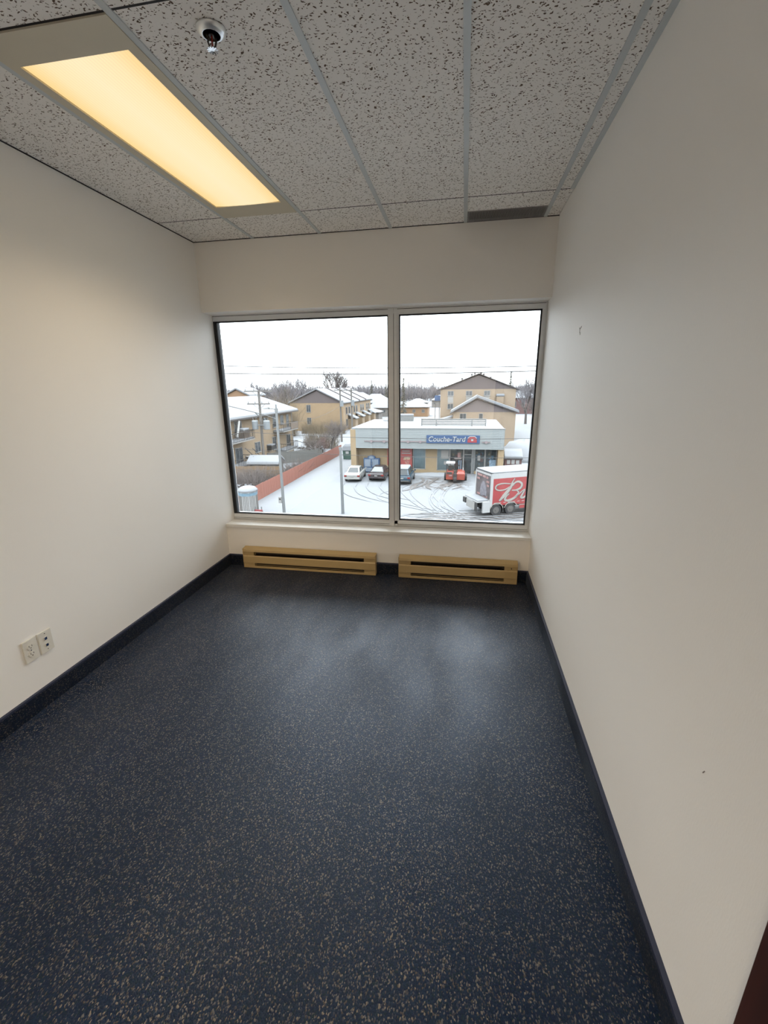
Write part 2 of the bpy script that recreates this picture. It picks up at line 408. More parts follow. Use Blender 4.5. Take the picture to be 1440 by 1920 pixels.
M['darkroof'] = pm('dark_shingle_edge', oc(.16, .14, .14), .9)
M['wood_tan'] = pm('balcony_wood', oc(.36, .26, .19), .8, var=.2, scale=3)
M['railing'] = pm('dark_rail', oc(.12, .10, .10), .6)

# ------------------------------------------------------------------ the room (metres, floor at z = 0, window wall towards +Y)
XL, XR, YB, YO = -2.029, .5625, 3.365, 3.62      # left wall, right wall, inner face of the window wall, outer face
YR = -.38                                         # rear wall, inner face
H = 2.581
GX = [-1.556, -1.048, -.540, -.032, .476]         # ceiling tees along Y (20 inch grid)
YT = 2.962                                        # cross joint
OX0, OX1, OY0 = -4.6, 3.4, -10.0                  # the office behind the doorway

def struct(name, mb, m, parent=None, **k):
    return obj(name, mb, m, parent, kind=None if parent else 'structure', **k)

struct('floor', BOX(OX0, OX1, OY0, YO, -.12, 0), M['carpet'])
wl = struct('wall_left', BOX(XL - .12, XL, YR, YO, 0, H + .12), M['wall'])
wr = struct('wall_right', BOX(XR, XR + .12, YR, YO, 0, H + .12), M['wall'])
wf = struct('wall_front', BOX(XL, XR, YB, YO, 0, .358), M['wall_f'])
obj('soffit', BOX(XL, XR, YB, YO, 2.102, H + .12), M['wall_f'], wf)
wb = MB()
wb.box(OX0, -1.5, YR - .1, YR, 0, H + .1); wb.box(.5, OX1, YR - .1, YR, 0, H + .1); wb.box(-1.5, .5, YR - .1, YR, 2.3, H + .1)  # opening widened to let office fill light into the room
struct('wall_rear', wb, M['wall'])
struct('wall_office_left', BOX(OX0 - .1, OX0, OY0, YR - .1, 0, H + .1), M['wall'])
struct('wall_office_right', BOX(OX1, OX1 + .1, OY0, YR - .1, 0, H + .1), M['wall'])
struct('wall_office_back', BOX(OX0, OX1, OY0 - .1, OY0, 0, H + .1), M['wall'])

# right wall: two small scuffs in the paint
sc = MB()
for a, b in (((2.455, 1.812), (2.488, 1.802)), ((2.488, 1.802), (2.486, 1.783)), ((2.488, 1.802), (2.498, 1.810)), ((2.47, 1.786), (2.476, 1.774))):
    sc.bar((XR - .0006, a[0], a[1]), (XR - .0006, b[0], b[1]), .0012, .0022)
obj('scuff_mark', sc, M['scuff'], wr)
obj('scuff_mark', MB().bar((XR - .0006, .882, .703), (XR - .0006, .887, .694), .0012, .002), M['scuff'], wr)

# carpet cove base with a bound top edge
def cove(name, x0, x1, y0, y1, ax):
    o = struct(name, BOX(x0, x1, y0, y1, 0, .096), M['carpet_base'])
    obj('binding', BOX(x0 - (.0015 if ax == 'r' else 0), x1 + (.0015 if ax == 'l' else 0), y0 - (.0015 if ax == 'f' else 0), y1, .090, .101), M['binding'], o)
cove('baseboard_left', XL, XL + .013, YR, YB, 'l')
cove('baseboard_right', XR - .013, XR, .60, YB, 'r')
cove('baseboard_front', XL + .013, XR - .013, YB - .012, YB, 'f')

# window sill board
struct('trim_1', BOX(XL, XR, YB - .012, 3.50, .358, .384), M['trimwhite'], bevel=.003)

# ceiling: deck above, tiles, tees and wall angles below
ceil = struct('ceiling', BOX(OX0, OX1, OY0, YO, H + .09, H + .2), M['plenum'])
def tile(x0, x1, y0, y1):
    obj('tile', BOX(x0, x1, y0, y1, H + .003, H + .018), M['tile'], ceil)
g = .0025
xs = [XL] + GX + [XR]
rows = [(YR, -.086), (-.086, 1.438), (1.438, YT), (YT, YB)]
for (y0, y1) in rows:
    for i in range(6):
        if i == 1 and y0 == 1.438: continue
        if i == 4 and y0 == YT:
            tile(xs[i] + g, xs[i + 1] - g, y0 + g, 3.183); continue
        tile(xs[i] + g, xs[i + 1] - g, y0 + g, y1 - g)
for gx in GX:
    obj('tee', MB().box(gx - .0115, gx + .0115, YR, YB, H - .001, H + .003), M['tee'], ceil)
for gy in (-.086, 1.438, YT):
    obj('cross_tee', MB().box(XL, XR, gy - .004, gy + .004, H + .0028, H + .0045), M['plenum'], ceil)
obj('wall_angle', BOX(XR - .022, XR, YR, YT, H - .001, H + .003), M['tee'], ceil)
obj('wall_angle', BOX(XL, XL + .006, YR, YB, H - .001, H + .003), M['plenum'], ceil)
obj('wall_angle', BOX(XL, XR, YB - .004, YB, H - .001, H + .003), M['plenum'], ceil)
obj('office_panel', BOX(OX0, OX1, OY0, YR - .1, H + .003, H + .018), M['wall'], ceil)      # office ceiling behind the camera

# ------------------------------------------------------------------ window: aluminium frame, mullion, two fixed panes
YW = 3.512
win = root('window_1', (0, 0, 0), kind='structure', label='wide aluminium window of two fixed panes overlooking the snowy lot')
XM0, XM1, XG = -.585, -.504, -.543
WB, WT, GB, GT = .384, 2.094, .437, 2.056
def wp(name, m, *b): return obj(name, BOX(*b), m, win)
wp('head_rail', M['alu'], XL, XR, YW, YW + .07, GT, 2.102)
wp('bottom_rail', M['alu'], XL, XR, YW, YW + .07, .36, GB)
wp('bottom_bead', M['alu'], XL + .004, XR - .014, YW - .006, YW + .01, .404, GB - .004)
wp('jamb_rail', M['alu'], XR - .034, XR, YW, YW + .07, GB, GT)
wp('jamb_bead', M['alu'], XR - .034, XR - .016, YW - .006, YW + .01, GB - .004, GT)
wp('jamb_bead', M['alu'], XR - .011, XR - .003, YW - .004, YW + .01, .39, WT)
wp('jamb_rail', M['gasket'], XL, XL + .020, YW + .004, YW + .07, GB, GT)
wp('head_bead', M['alu'], XL + .004, XR - .016, YW - .005, YW + .01, GT + .006, GT + .034)
wp('head_groove', M['gasket'], XL, XR, YW - .001, YW + .004, GT + .036, GT + .039)
wp('bottom_groove', M['gasket'], XL, XR - .012, YW - .0015, YW + .004, .400, .403)
wp('mullion', M['alu'], XM0, XG - .002, YW - .012, YW + .07, .386, WT)
wp('mullion', M['alu'], XG + .001, XM1 - .012, YW - .006, YW + .07, .386, WT)
wp('mullion_groove', M['gasket'], XG - .003, XG + .002, YW - .003, YW + .02, .40, WT - .004)
wp('mullion', M['alu'], XM1 - .013, XM1, YW + .004, YW + .07, GB, GT)
for x0, x1 in ((XL + .020, XM0), (XM1, XR - .034)):
    p = wp('pane', M['pane'], x0, x1, YW + .030, YW + .036, GB, GT)
    gm = MB()
    t_ = .009
    gm.box(x0, x0 + t_, YW + .006, YW + .03, GB, GT); gm.box(x1 - t_, x1, YW + .006, YW + .03, GB, GT)
    gm.box(x0, x1, YW + .006, YW + .03, GB, GB + t_); gm.box(x0, x1, YW + .006, YW + .03, GT - t_, GT)
    obj('gasket', gm, M['gasket'], p)

# ------------------------------------------------------------------ open door leaf folded against the right wall, dark frame round the opening
d1 = root('door_1', (0, 0, 0), kind='structure', label='dark red-brown door standing open along the right wall')
obj('leaf', BOX(.513, .553, YR + .01, .587, .012, 2.105), M['door'], d1, bevel=.002)
dh = MB(); dh.tube((.513, .53, 1.0), (.46, .53, 1.0), .011, n=10); dh.tube((.465, .53, 1.0), (.465, .41, 1.0), .010, n=10)
obj('handle', dh, M['chrome'], d1)
df = MB(); df.box(-1.545, -1.5, YR - .11, YR + .012, 0, 2.345); df.box(.5, .512, YR - .11, YR + .008, 0, 2.3); df.box(-1.5, .5, YR - .11, YR + .012, 2.3, 2.345)
obj('frame', df, M['door'], d1)

# ------------------------------------------------------------------ ceiling light in view (20 x 60 inch troffer, sagging lens)
def troffer(x0, x1, y0, y1, watts, label, group, colour, lm, spread):
    t = root('ceiling_light', ((x0 + x1) / 2, (y0 + y1) / 2, H), label=label, cat='light', group=group)
    a = (x1 - x0) / 2 - .012; b = (y1 - y0) / 2 - .004
    la, lb0, lb1 = .205, -.626, .594
    if b < .7: lb0, lb1 = -b + .05, b - .05
    fr = MB()
    fr.box(-a, -la, -b, b, -.003, .012); fr.box(la, a, -b, b, -.003, .012)
    fr.box(-la, la, -b, lb0, -.003, .012); fr.box(-la, la, lb1, b, -.003, .012)
    obj('door_frame', fr, M['troffer'], t)
    obj('housing', BOX(-a, a, -b, b, .06, .085), M['troffer'], t)
    lz = MB(); n1, n2 = 16, 24
    for j in range(n2 + 1):
        for i in range(n1 + 1):
            u = i / n1 * 2 - 1; v = j / n2 * 2 - 1
            lz.v.append((la * u, lb0 + (lb1 - lb0) * (v + 1) / 2, .004 - .010 * (1 - u * u) * (.55 + .45 * (1 - v * v))))
    for j in range(n2):
        for i in range(n1):
            k = j * (n1 + 1) + i
            lz.f.append((k, k + 1, k + n1 + 2, k + n1 + 1))
    obj('lens', lz, lm, t, smooth=True)
    ld = bpy.data.lights.new('tube_light', 'AREA'); ld.shape = 'RECTANGLE'; ld.size = .38; ld.size_y = lb1 - lb0 - .04
    ld.energy = watts; ld.color = colour; ld.spread = math.radians(spread)
    lo = bpy.data.objects.new('tube_light', ld); COL.objects.link(lo); lo.parent = t
    lo.location = (0, (lb0 + lb1) / 2, -.012)
    return t
troffer(GX[0], GX[1], 1.438, YT, LAMP_W, 'lit yellowish ceiling troffer with ribbed sagging lens above the left wall', None, (1, .78, .50), M['lens'], 124)
for i, (x, y) in enumerate(((-.78, -7.0), (1.5, -3.4), (-2.6, -3.4), (1.7, -7.0))):  # first follows its window reflection; other three added, unseen, for warm fill light
    troffer(x - .254, x + .254, y - .762, y + .762, OFFICE_W, 'lit ceiling troffer of the office behind the camera, ' + ('far middle', 'near right, added as fill', 'near left, added as fill', 'far right, added as fill')[i], 'troffers in the office behind', (1, .80, .56), M['lens'], 165)

# ------------------------------------------------------------------ sprinkler
sp = root('sprinkler_head', (-.798, 1.558, H), label='recessed fire sprinkler with white ring in the ceiling tile', cat='sprinkler')
ring = MB().lathe([(.026, -.012), (.029, -.013), (.044, -.002), (.044, .003), (.026, .003), (.026, -.012)], n=28)
obj('escutcheon_ring', ring, M['whitering'], sp, smooth=True)
obj('cup', MB().lathe([(.0262, -.002), (.0210, -.0022), (.004, -.0024)], n=24), M['darkmetal'], sp)
hd = MB(); hd.tube((0, 0, 0), (0, 0, -.014), .012, .010, 12)
for s in (-1, 1): hd.path([(s * .009, 0, -.012), (s * .014, 0, -.026), (s * .009, 0, -.040), (0, 0, -.046)], .0028, 6)
obj('frame_arm', hd, M['darkmetal'], sp)
obj('bulb', MB().tube((0, 0, -.014), (0, 0, -.042), .003, n=8), M['redbulb'], sp)
df_ = MB(); df_.tube((0, 0, -.045), (0, 0, -.048), .006, n=10)
for i in range(12):
    t = i * math.pi / 6
    df_.bar((.005 * math.cos(t), .005 * math.sin(t), -.0475), (.017 * math.cos(t), .017 * math.sin(t), -.0485), .0045, .0014)
obj('deflector', df_, M['chrome'], sp)

# ------------------------------------------------------------------ return-air grille in the last ceiling strip
gr = root('air_grille', (.222, 3.272, H), label='narrow grey air return grille in the ceiling beside the right wall', cat='vent')
obj('backing', BOX(-.239, .239, -.089, .089, .012, .016), M['heater_dark'], gr)
fm = MB(); fm.box(-.239, .239, -.089, -.083, 0, .012); fm.box(-.239, .239, .083, .089, 0, .012); fm.box(-.239, -.233, -.083, .083, 0, .012); fm.box(.233, .239, -.083, .083, 0, .012)
obj('frame', fm, M['grille'], gr)
slat = mesh_of('slat', MB().box(-.0022, .0022, -.083, .083, .001, .011), M['grille'])
for i in range(52): obj('slat', slat, None, gr, loc=(-.228 + i * .00894, 0, 0))

# ------------------------------------------------------------------ baseboard heaters
def heater(x0, x1, label, knob):
    L_ = x1 - x0
    t = root('baseboard_heater', (x0, YB - .012, 0), label=label, cat='heater', group='baseboard heaters under the window')
    D = .055
    obj('back_panel', BOX(0, L_, -.008, 0, .012, .186), M['heater'], t)
    tp = MB().prism([(0, .190), (-D, .176), (-D - .004, .157), (-D, .157), (-D + .004, .172), (0, .184)], 'x', 0, L_)
    obj('top_cover', tp, M['heater'], t)
    fp = MB().prism([(-D - .002, .052), (-D - .006, .056), (-D - .006, .114), (-D + .002, .122), (-D + .004, .118), (-D - .001, .110), (-D - .001, .054)], 'x', 0.004, L_ - .004)
    obj('front_panel', fp, M['heater'], t)
    for k, a in enumerate((0, L_ - .10)):
        b = obj('end_box', BOX(a + (.003 if k == 0 else 0), a + .10 - (.003 if k else 0), -D + .004, -.008, .014, .172), M['heater'], t)
        if knob and k:
            obj('screw', MB().tube((a + .052, -D + .004, .139), (a + .052, -D - .001, .139), .005, n=10), M['fin'], b)
    for a in (0, L_ - .003): obj('end_cap', BOX(a, a + .003, -D - .004, 0, .008, .184), M['heater'], t)
    obj('bottom_strip', BOX(.003, L_ - .003, -D, -D + .004, .006, .026), M['heater'], t)
    el = obj('element', MB().tube((.1, -.028, .08), (L_ - .1, -.028, .08), .008, n=8), M['fin'], t)
    fins = MB()
    for i in range(int((L_ - .22) / .009)): fins.box(.11 + i * .009, .1112 + i * .009, -.050, -.010, .045, .125)
    obj('fin_stack', fins, M['fin'], el)
    obj('inner_liner', BOX(.1, L_ - .1, -.0095, -.0082, .02, .178), M['heater_dark'], t)
    return t
heater(-1.862, -.672, 'long beige baseboard heater under the left window pane', False)
heater(-.478, .472, 'shorter beige baseboard heater with screw under the right window pane', True)

# ------------------------------------------------------------------ wall plates on the left wall
def plate(y, label, cat, name):
    t = root(name, (XL, y, .324), label=label, cat=cat)
    obj('cover', BOX(0, .0065, -.0355, .0355, -.057, .057), M['plate'], t, bevel=.0025)
    return t
p1 = plate(1.510, 'ivory double power outlet plate on the left wall', 'outlet', 'power_outlet')
for dz in (.0195, -.0195):
    f = obj('receptacle', MB().prism([(.0165 * math.cos(a) * 1.0, .0145 * math.sin(a) + dz) for a in [i * math.pi / 10 for i in range(20)]], 'x', .006, .0085), M['plate'], p1)
    s = MB(); s.box(.0084, .0088, -.0085, -.006, dz - .001, dz + .008); s.box(.0084, .0088, .006, .0085, dz - .001, dz + .007); s.tube((.0084, 0, dz - .007), (.0088, 0, dz - .007), .0028, n=8)
    obj('slot', s, M['slot'], f)
obj('screw', MB().tube((.006, 0, 0), (.0078, 0, 0), .003, n=8), M['chrome'], p1)
p2 = plate(1.590, 'ivory network plate with two blue jacks beside the power outlet', 'outlet', 'network_outlet')
for dz in (.016, -.020):
    f = obj('jack', BOX(.006, .0085, -.0085, .0085, dz - .009, dz + .009), M['plate'], p2)
    obj('port', BOX(.0083, .0090, -.0065, .0065, dz - .007, dz + .006), M['jack'], f)
for dz in (.043, -.043): obj('screw', MB().tube((.006, 0, dz), (.0075, 0, dz), .0025, n=8), M['chrome'], p2)

# ================================================================== outside: the street below (ground 10 m under the eye)
G = -8.463
gm_ = MB()
gx_ = [-700, -300, -150, -80] + [-60 + 2.0 * i for i in range(51)] + [60, 90, 160, 300, 700]
gy_ = [8, 14] + [18 + 2.0 * i for i in range(40)] + [110, 140, 200, 320, 600, 1200]
rg = random.Random(3)
for y in gy_:
    for x in gx_:
        z = 0
        if -60 < x < 42 and 20 < y < 96: z = rg.uniform(-.03, .03)
        if -16 < x < 14 and y < 50: z *= .25
        gm_.v.append((x, y, G + z))
for j in range(len(gy_) - 1):
    for i in range(len(gx_) - 1):
        k = j * len(gx_) + i
        gm_.f.append((k, k + 1, k + len(gx_) + 1, k + len(gx_)))
gnd_o = obj('ground', gm_, M['ground'], smooth=True, kind='structure', label='snow-covered ground and parking lot with tyre tracks')
TZ = [0.0]
def track(pts, w_, m):
    P_ = [Vector(p) for p in pts]; Q = [P_[0] * 2 - P_[1]] + P_ + [P_[-1] * 2 - P_[-2]]; cl = []
    for i in range(1, len(Q) - 2):
        for k in range(8):
            t = k / 8; a, b, c, d = Q[i - 1], Q[i], Q[i + 1], Q[i + 2]
            cl.append(.5 * ((2 * b) + (c - a) * t + (2 * a - 5 * b + 4 * c - d) * t * t + (3 * b - a - 3 * c + d) * t ** 3))
    mb = MB(); n = len(cl); secs = []
    for i, p in enumerate(cl):
        d = (cl[min(i + 1, n - 1)] - cl[max(i - 1, 0)]).normalized(); nr = Vector((-d.y, d.x)); hw = w_ / 2 * (.25 + .75 * min(1, 6 * i / n, 6 * (n - 1 - i) / n))
        a = p + nr * hw; b = p - nr * hw
        TZ[0] += .00002
        mb.v += [(a.x, a.y, G + .028 + TZ[0]), (b.x, b.y, G + .028 + TZ[0])]
    mb.f = [(2 * i, 2 * i + 1, 2 * i + 3, 2 * i + 2) for i in range(n - 1)]
    obj('tyre_track', mb, m, gnd_o)
M['track'] = pm('packed_grey_snow', tuple(c * .80 for c in SNOW), .8, var=.18, scale=1.6); M['track_dk'] = pm('brown_slush', (.043, .038, .036), .8, var=.45, scale=2.0)
rt = random.Random(21)
for i in range(10):      # trucks swinging in from the right and round towards the shop front
    o1 = rt.uniform(-1.5, 1.5); y0 = rt.uniform(30.8, 36.0); x1 = rt.uniform(-7.5, -2.5); y1 = rt.uniform(36.5, 42.0); x2 = x1 + rt.uniform(.5, 3.0); y2 = rt.uniform(44.0, 47.5)
    for dx in (0, .9):
        track([(13, y0 - 1 + dx * .7), (5, y0 - .4 + o1 * .4 + dx * .8), (-.5 + o1, y0 + 1.6 + dx * .8), (x1 + dx, y1), (x2 + dx, y2)] if i % 2 else [(12, y0 + 1 + dx), (4 + o1, y0 + .6 + dx), (-2 + o1, y0 - 1.2 + dx), (-7, y0 - 4.5 + dx)], rt.uniform(.10, .2), M['track'])
for i in range(7):
    x = rt.uniform(-4.6, -.6); y = rt.uniform(46.5, 48.8)
    track([(x, y), (x + rt.uniform(-.6, .6), y - 2), (x + rt.uniform(-1.4, 1.0), y - 4.2), (x + rt.uniform(-2.5, .2), y - 6.0)], rt.uniform(.22, .4), M['track_dk'])
for i in range(4):
    y = 32.6 + i * .55
    track([(12, y + 4.6 + i * .2), (6, y + 1.9), (2.5, y + .5), (-1.0, y - .1), (-3.8 - i * .4, y - .9)], .22, M['track_dk'])
for x, y in ((-12.3, 44.6), (-10.9, 44.6), (-9.8, 45.3), (-8.4, 45.3)): track([(x, y), (x + .3, y - 2.5), (x + 1.8, y - 5.5), (x + 5, y - 8)], .13, M['track'])

def window_on(parent, face, u0, u1, z0, z1, pos, glass=None, frame=None, mid=True):
    glass = glass or M['wglass']; frame = frame or M['wframe']
    t = .07; f = MB()
    def B(a0, a1, c0, c1, d0, d1):
        return (a0, a1, pos - d1, pos - d0, c0, c1) if face == 'y' else (pos + d0, pos + d1, a0, a1, c0, c1)
    f.box(*B(u0, u0 + t, z0, z1, -.02, .06)); f.box(*B(u1 - t, u1, z0, z1, -.02, .06)); f.box(*B(u0, u1, z1 - t, z1, -.02, .06)); f.box(*B(u0 - .05, u1 + .05, z0 - .05, z0 + t, -.02, .10))
    if mid: f.box(*B((u0 + u1) / 2 - .03, (u0 + u1) / 2 + .03, z0, z1, -.02, .05))
    o = obj('window', f, frame, parent)
    obj('pane', BOX(*B(u0 + t, u1 - t, z0 + t, z1 - t, -.01, .03)), glass, o)
    return o

def gable(parent, x0, x1, xa, y0, y1, he, ha, over, m_gable, snow=.3, front=True, rake=.35):
    """gable-ended roof, ridge along y: siding triangle, dark edge boards, snow slab"""
    g_ = MB().prism([(x0, he), (x1, he), (xa, ha - .15)], 'y', y0 + .02, y1)
    obj('gable_end', g_, m_gable, parent)
    sl0 = (ha - he) / (xa - x0); sl1 = (ha - he) / (x1 - xa)
    a0, a1 = x0 - over, x1 + over
    e0, e1 = he - over * sl0, he - over * sl1
    dk = MB().prism([(a0, e0), (xa, ha), (a1, e1), (a1, e1 + .16), (xa, ha + .16), (a0, e0 + .16)], 'y', y0 - rake, y1 + .3)
    r_ = obj('roof', dk, M['darkroof'], parent)
    if snow:
        sn = MB().prism([(a0 + .02, e0 + .16), (xa, ha + .16), (a1 - .02, e1 + .16), (a1 - .1, e1 + .16 + snow), (xa, ha + .14 + snow), (a0 + .1, e0 + .16 + snow)], 'y', y0 - rake + .02, y1 + .28)
        obj('roof_snow', sn, M['snow'], r_)
    return r_

# ------------------------------------------------------------------ convenience store
st = root('shop_building', (0, 50, G), label='low tan-brick shop with pale ribbed fascia and a blue sign', cat='building')
Z0, Z1 = 3.06, 5.30
WY = 1.2
wallm = MB()
for a, b in ((-12.3, -7.25), (-4.16, -2.84), (4.01, 4.6)): wallm.box(a, b, WY, WY + .3, 0, Z0 + .2)
wallm.box(-7.25, -4.16, WY, WY + .3, 0, .45); wallm.box(-2.84, .26, WY, WY + .3, 0, .35); wallm.box(1.5, 4.01, WY, WY + .3, 0, .35)
wallm.box(-12.9, -12.3, 1.2, 13.5, 0, Z1); wallm.box(4.3, 4.6, 1.5, 13.5, 0, Z1); wallm.box(-12.9, 4.6, 13.2, 13.5, 0, Z1)
obj('brick_wall', wallm, M['brickS'], st)
obj('brick_pier', BOX(-12.95, -12.30, 0, WY, 0, Z1 - .1), M['brickS'], st)
obj('brick_pier', BOX(4.05, 4.68, .1, WY + .3, 0, Z0 + .1), M['brickS'], st)
fs = MB(); nb = 12; hb = (Z1 - Z0) / nb
for i in range(nb):
    z = Z0 + i * hb
    fs.prism([(0, z), (-.05, z), (-.012, z + hb), (0, z + hb)], 'x', -12.3, 4.6)
fs.box(-12.3, 4.6, 0, .12, Z0, Z1)
obj('fascia', fs, M['fascia'], st)
fr_ = MB()
for i in range(nb):
    z = Z0 + i * hb
    fr_.prism([(4.6, z), (4.65, z), (4.612, z + hb), (4.6, z + hb)], 'y', -.05, 5)
obj('fascia_return', fr_, M['fascia'], st)
obj('fascia_cap', BOX(-12.35, 4.68, -.08, .16, Z1, Z1 + .08), M['galv'], st)
obj('soffit_panel', BOX(-12.3, 4.6, .1, WY + .3, Z0 - .02, Z0 + .05), M['offwhite'], st)
rf = obj('flat_roof', BOX(-12.8, 4.58, .15, 13.4, Z1 - .35, Z1 - .2), M['darkroof'], st)
sn = MB(); sn.box(-12.85, 4.6, .15, 13.4, Z1 - .2, Z1 + .10)
obj('roof_snow', sn, M['snow'], rf, bevel=.1)
obj('snow_drift', MB().lathe([(.1, 0), (1.6, .05), (1.2, .35), (.4, .5), (.05, .52)], c=(-9.5, 11, Z1), n=14), M['snow'], rf, smooth=True)
# roof louvre screen
lv = root('roof_screen', (-1.1, 53, G + Z1 + .08), label='low slatted metal screen on the snowy shop roof', cat='screen')
slm = mesh_of('slat', MB().box(-3.8, 3.8, -.04, .04, 0, .13), M['galv'])
for i in range(4): obj('slat', slm, None, lv, loc=(0, 0, .10 + i * .19))
for x in (-3.75, -2.0, 2.17, 3.75): obj('post', BOX(x - .06, x + .06, -.10, .10, 0, .84), M['galv'], lv)
obj('cap_rail', BOX(-3.85, 3.85, -.07, .07, .80, .86), M['galv'], lv)
for x in (-2.0, 2.17): obj('brace', MB().bar((x, .05, .7), (x, 1.3, .02), .06, .06), M['galv'], lv)
hv = root('roof_unit', (-7.6, 60.5, G + Z1 + .08), label='small snow-capped box on the shop roof behind the window mullion', cat='vent')
obj('casing', BOX(-.9, .9, -.6, .6, 0, .7), M['galv'], hv); obj('snow_cap', BOX(-.92, .92, -.62, .62, .7, .95), M['snow'], hv, bevel=.08)
# fascia sign
sg = root('shop_sign', (-1.02, 49.90, G + 4.18), label='blue fascia sign with white slanted lettering and red emblem', cat='sign')
obj('sign_box', BOX(-2.97, 2.97, -.09, .05, -.45, .45), M['signblue'], sg)
def text_mesh(txt, size, shear, thick, off, m, name='lettering'):
    c = bpy.data.curves.new('tmp_text', 'FONT'); c.body = txt; c.size = size; c.shear = shear; c.extrude = thick; c.offset = off; c.space_character = 1.02
    o = bpy.data.objects.new('tmp_text', c); COL.objects.link(o)
    dg = bpy.context.evaluated_depsgraph_get(); me = bpy.data.meshes.new_from_object(o.evaluated_get(dg))
    bpy.data.objects.remove(o)
    for v in me.vertices:       # stand the text up in the xz plane, facing -y
        x, y, z = v.co; v.co = (x, -z, y)
    me.materials.clear(); me.materials.append(m)
    return me
tm = text_mesh('Couche-Tard', .80, .18, .02, .012, M['signwhite'])
xs_ = [v.co.x for v in tm.vertices]; x0_, x1_ = min(xs_), max(xs_)
sc_ = 4.15 / (x1_ - x0_)
for v in tm.vertices: v.co.x = (v.co.x - x0_) * sc_ - 2.72; v.co.z -= .25; v.co.y -= .11
obj('lettering', tm, None, sg)
em = MB().prism([(1.62, -.34), (2.66, -.34), (2.62, .18), (2.42, .34), (1.86, .34), (1.66, .18)], 'y', -.115, -.09)
eo = obj('emblem', em, M['signred'], sg)
wl_ = MB()
wl_.prism([(1.62, .16), (1.86, .38), (2.42, .38), (2.66, .16), (2.60, .12), (2.40, .30), (1.88, .30), (1.68, .12)], 'y', -.13, -.115)
wl_.prism([(2.03, -.16), (2.25, -.16), (2.25, .06), (2.03, .06)], 'y', -.13, -.115)
obj('emblem_outline', wl_, M['signwhite'], eo)
# thin lamps along the fascia
for nm, xa, xb, discs, lab in (('fascia_lamp', -11.25, -4.05, (-10.4, -8.9, -6.1, -4.7), 'long pinkish light bar on the shop fascia beside the blue sign'), ('fascia_lamp', 2.2, 3.1, (2.65,), 'short pinkish light bar on the shop fascia end')):
    lb = root(nm, ((xa + xb) / 2, 49.95, G + 3.88), label=lab, cat='lamp')
    obj('bar', BOX((xa - xb) / 2, (xb - xa) / 2, -.12, -.05, -.05, .05), M['pinkbar'], lb)
    for d in discs:
        c = d - (xa + xb) / 2
        obj('lamp_head', MB().tube((c, -.05, 0), (c, -.16, 0), .14, .17, 12), M['pinkbar'], lb)
        obj('arm', BOX(c - .03, c + .03, -.05, .03, -.03, .03), M['galv'], lb)
# shop windows, door, posters
def shopwin(x0, x1, z0, z1, back, goods):
    f = MB(); t = .07
    f.box(x0, x0 + t, WY - .02, WY + .10, z0, z1); f.box(x1 - t, x1, WY - .02, WY + .10, z0, z1); f.box(x0, x1, WY - .02, WY + .10, z0, z0 + t); f.box(x0, x1, WY - .02, WY + .10, z1 - t, z1)
    o = obj('shop_window', f, M['wframe'], st)
    obj('pane', BOX(x0 + t, x1 - t, WY + .03, WY + .05, z0 + t, z1 - t), M['sglass'], o)
    obj('display', BOX(x0 + .02, x1 - .02, WY + .22, WY + .28, z0, z1), back, o)
    r = random.Random(int(x0 * 100))
    if goods:
        for m in ('goods_a', 'goods_b', 'goods_c'):
            for k in range(5):
                a = r.uniform(x0 + .1, x1 - .4); zz = r.uniform(z0 + .1, z1 - .6)
                obj('goods', BOX(a, a + r.uniform(.12, .34), WY + .14 + .012 * k, WY + .15 + .012 * k, zz, zz + r.uniform(.15, .5)), M[m], o)
    return o
shopwin(-5.68, -4.16, .45, 3.0, M['curtain'], False)
shopwin(-2.84, -1.36, .35, 3.0, M['curtain'], False)
shopwin(-1.34, .24, .35, 3.0, M['shopdark'], True)
shopwin(1.50, 2.68, .35, 3.0, M['shopdark'], True)
shopwin(2.70, 3.99, .35, 3.0, M['shopdark'], True)
po = obj('poster_panel', BOX(-7.22, -5.76, WY - .06, WY, .45, 2.95), M['postred'], st)
pt = MB()
for i, (a, b, z) in enumerate(((-6.95, -6.05, 2.55), (-7.0, -5.95, 2.28))): pt.box(a, b, WY - .075, WY - .06, z, z + .11)
obj('poster_lines', pt, M['offwhite'], po)
bg = MB().prism([(-6.85, 1.55), (-6.7, 1.85), (-6.3, 1.95), (-6.0, 1.8), (-5.95, 1.6)], 'y', WY - .075, WY - .06); obj('poster_bun', bg, M['goods_b'], po)
bh = MB().prism([(-6.7, 1.5), (-6.05, 1.5), (-6.2, .9), (-6.35, .75), (-6.5, 1.0)], 'y', WY - .075, WY - .06); obj('poster_hand', bh, M['goods_a'], po)
obj('poster_panel', BOX(-8.75, -8.2, WY - .06, WY, .9, 2.95), M['postred'], st)
for x0, x1, z0, z1, m in ((-2.35, -1.5, 1.75, 2.75, 'offwhite'), (-2.0, -1.4, 1.05, 1.45, 'offwhite'), (-1.2, -.75, 1.0, 1.4, 'offwhite'), (-.3, .05, .5, 1.6, 'icepale'), (-.45, -.1, 1.9, 2.5, 'posterpink'), (1.85, 2.15, 1.6, 2.2, 'offwhite'), (2.9, 3.6, .4, .95, 'pale'), (3.2, 3.9, .9, 1.7, 'goods_c')):
    obj('window_poster', BOX(x0, x1, WY - .01, WY + .02, z0, z1), M[m], st)
dr_ = MB(); dr_.box(.24, .32, WY - .05, WY + .12, 0, 3.0); dr_.box(1.16, 1.24, WY - .05, WY + .12, 0, 3.0); dr_.box(.24, 1.24, WY - .05, WY + .12, 2.25, 2.33)
do = obj('door', dr_, M['wframe'], st)
obj('pane', BOX(.32, 1.16, WY + .02, WY + .04, .05, 2.25), M['sglass'], do); obj('transom', BOX(.32, 1.16, WY + .02, WY + .04, 2.33, 3.0), M['sglass'], do)
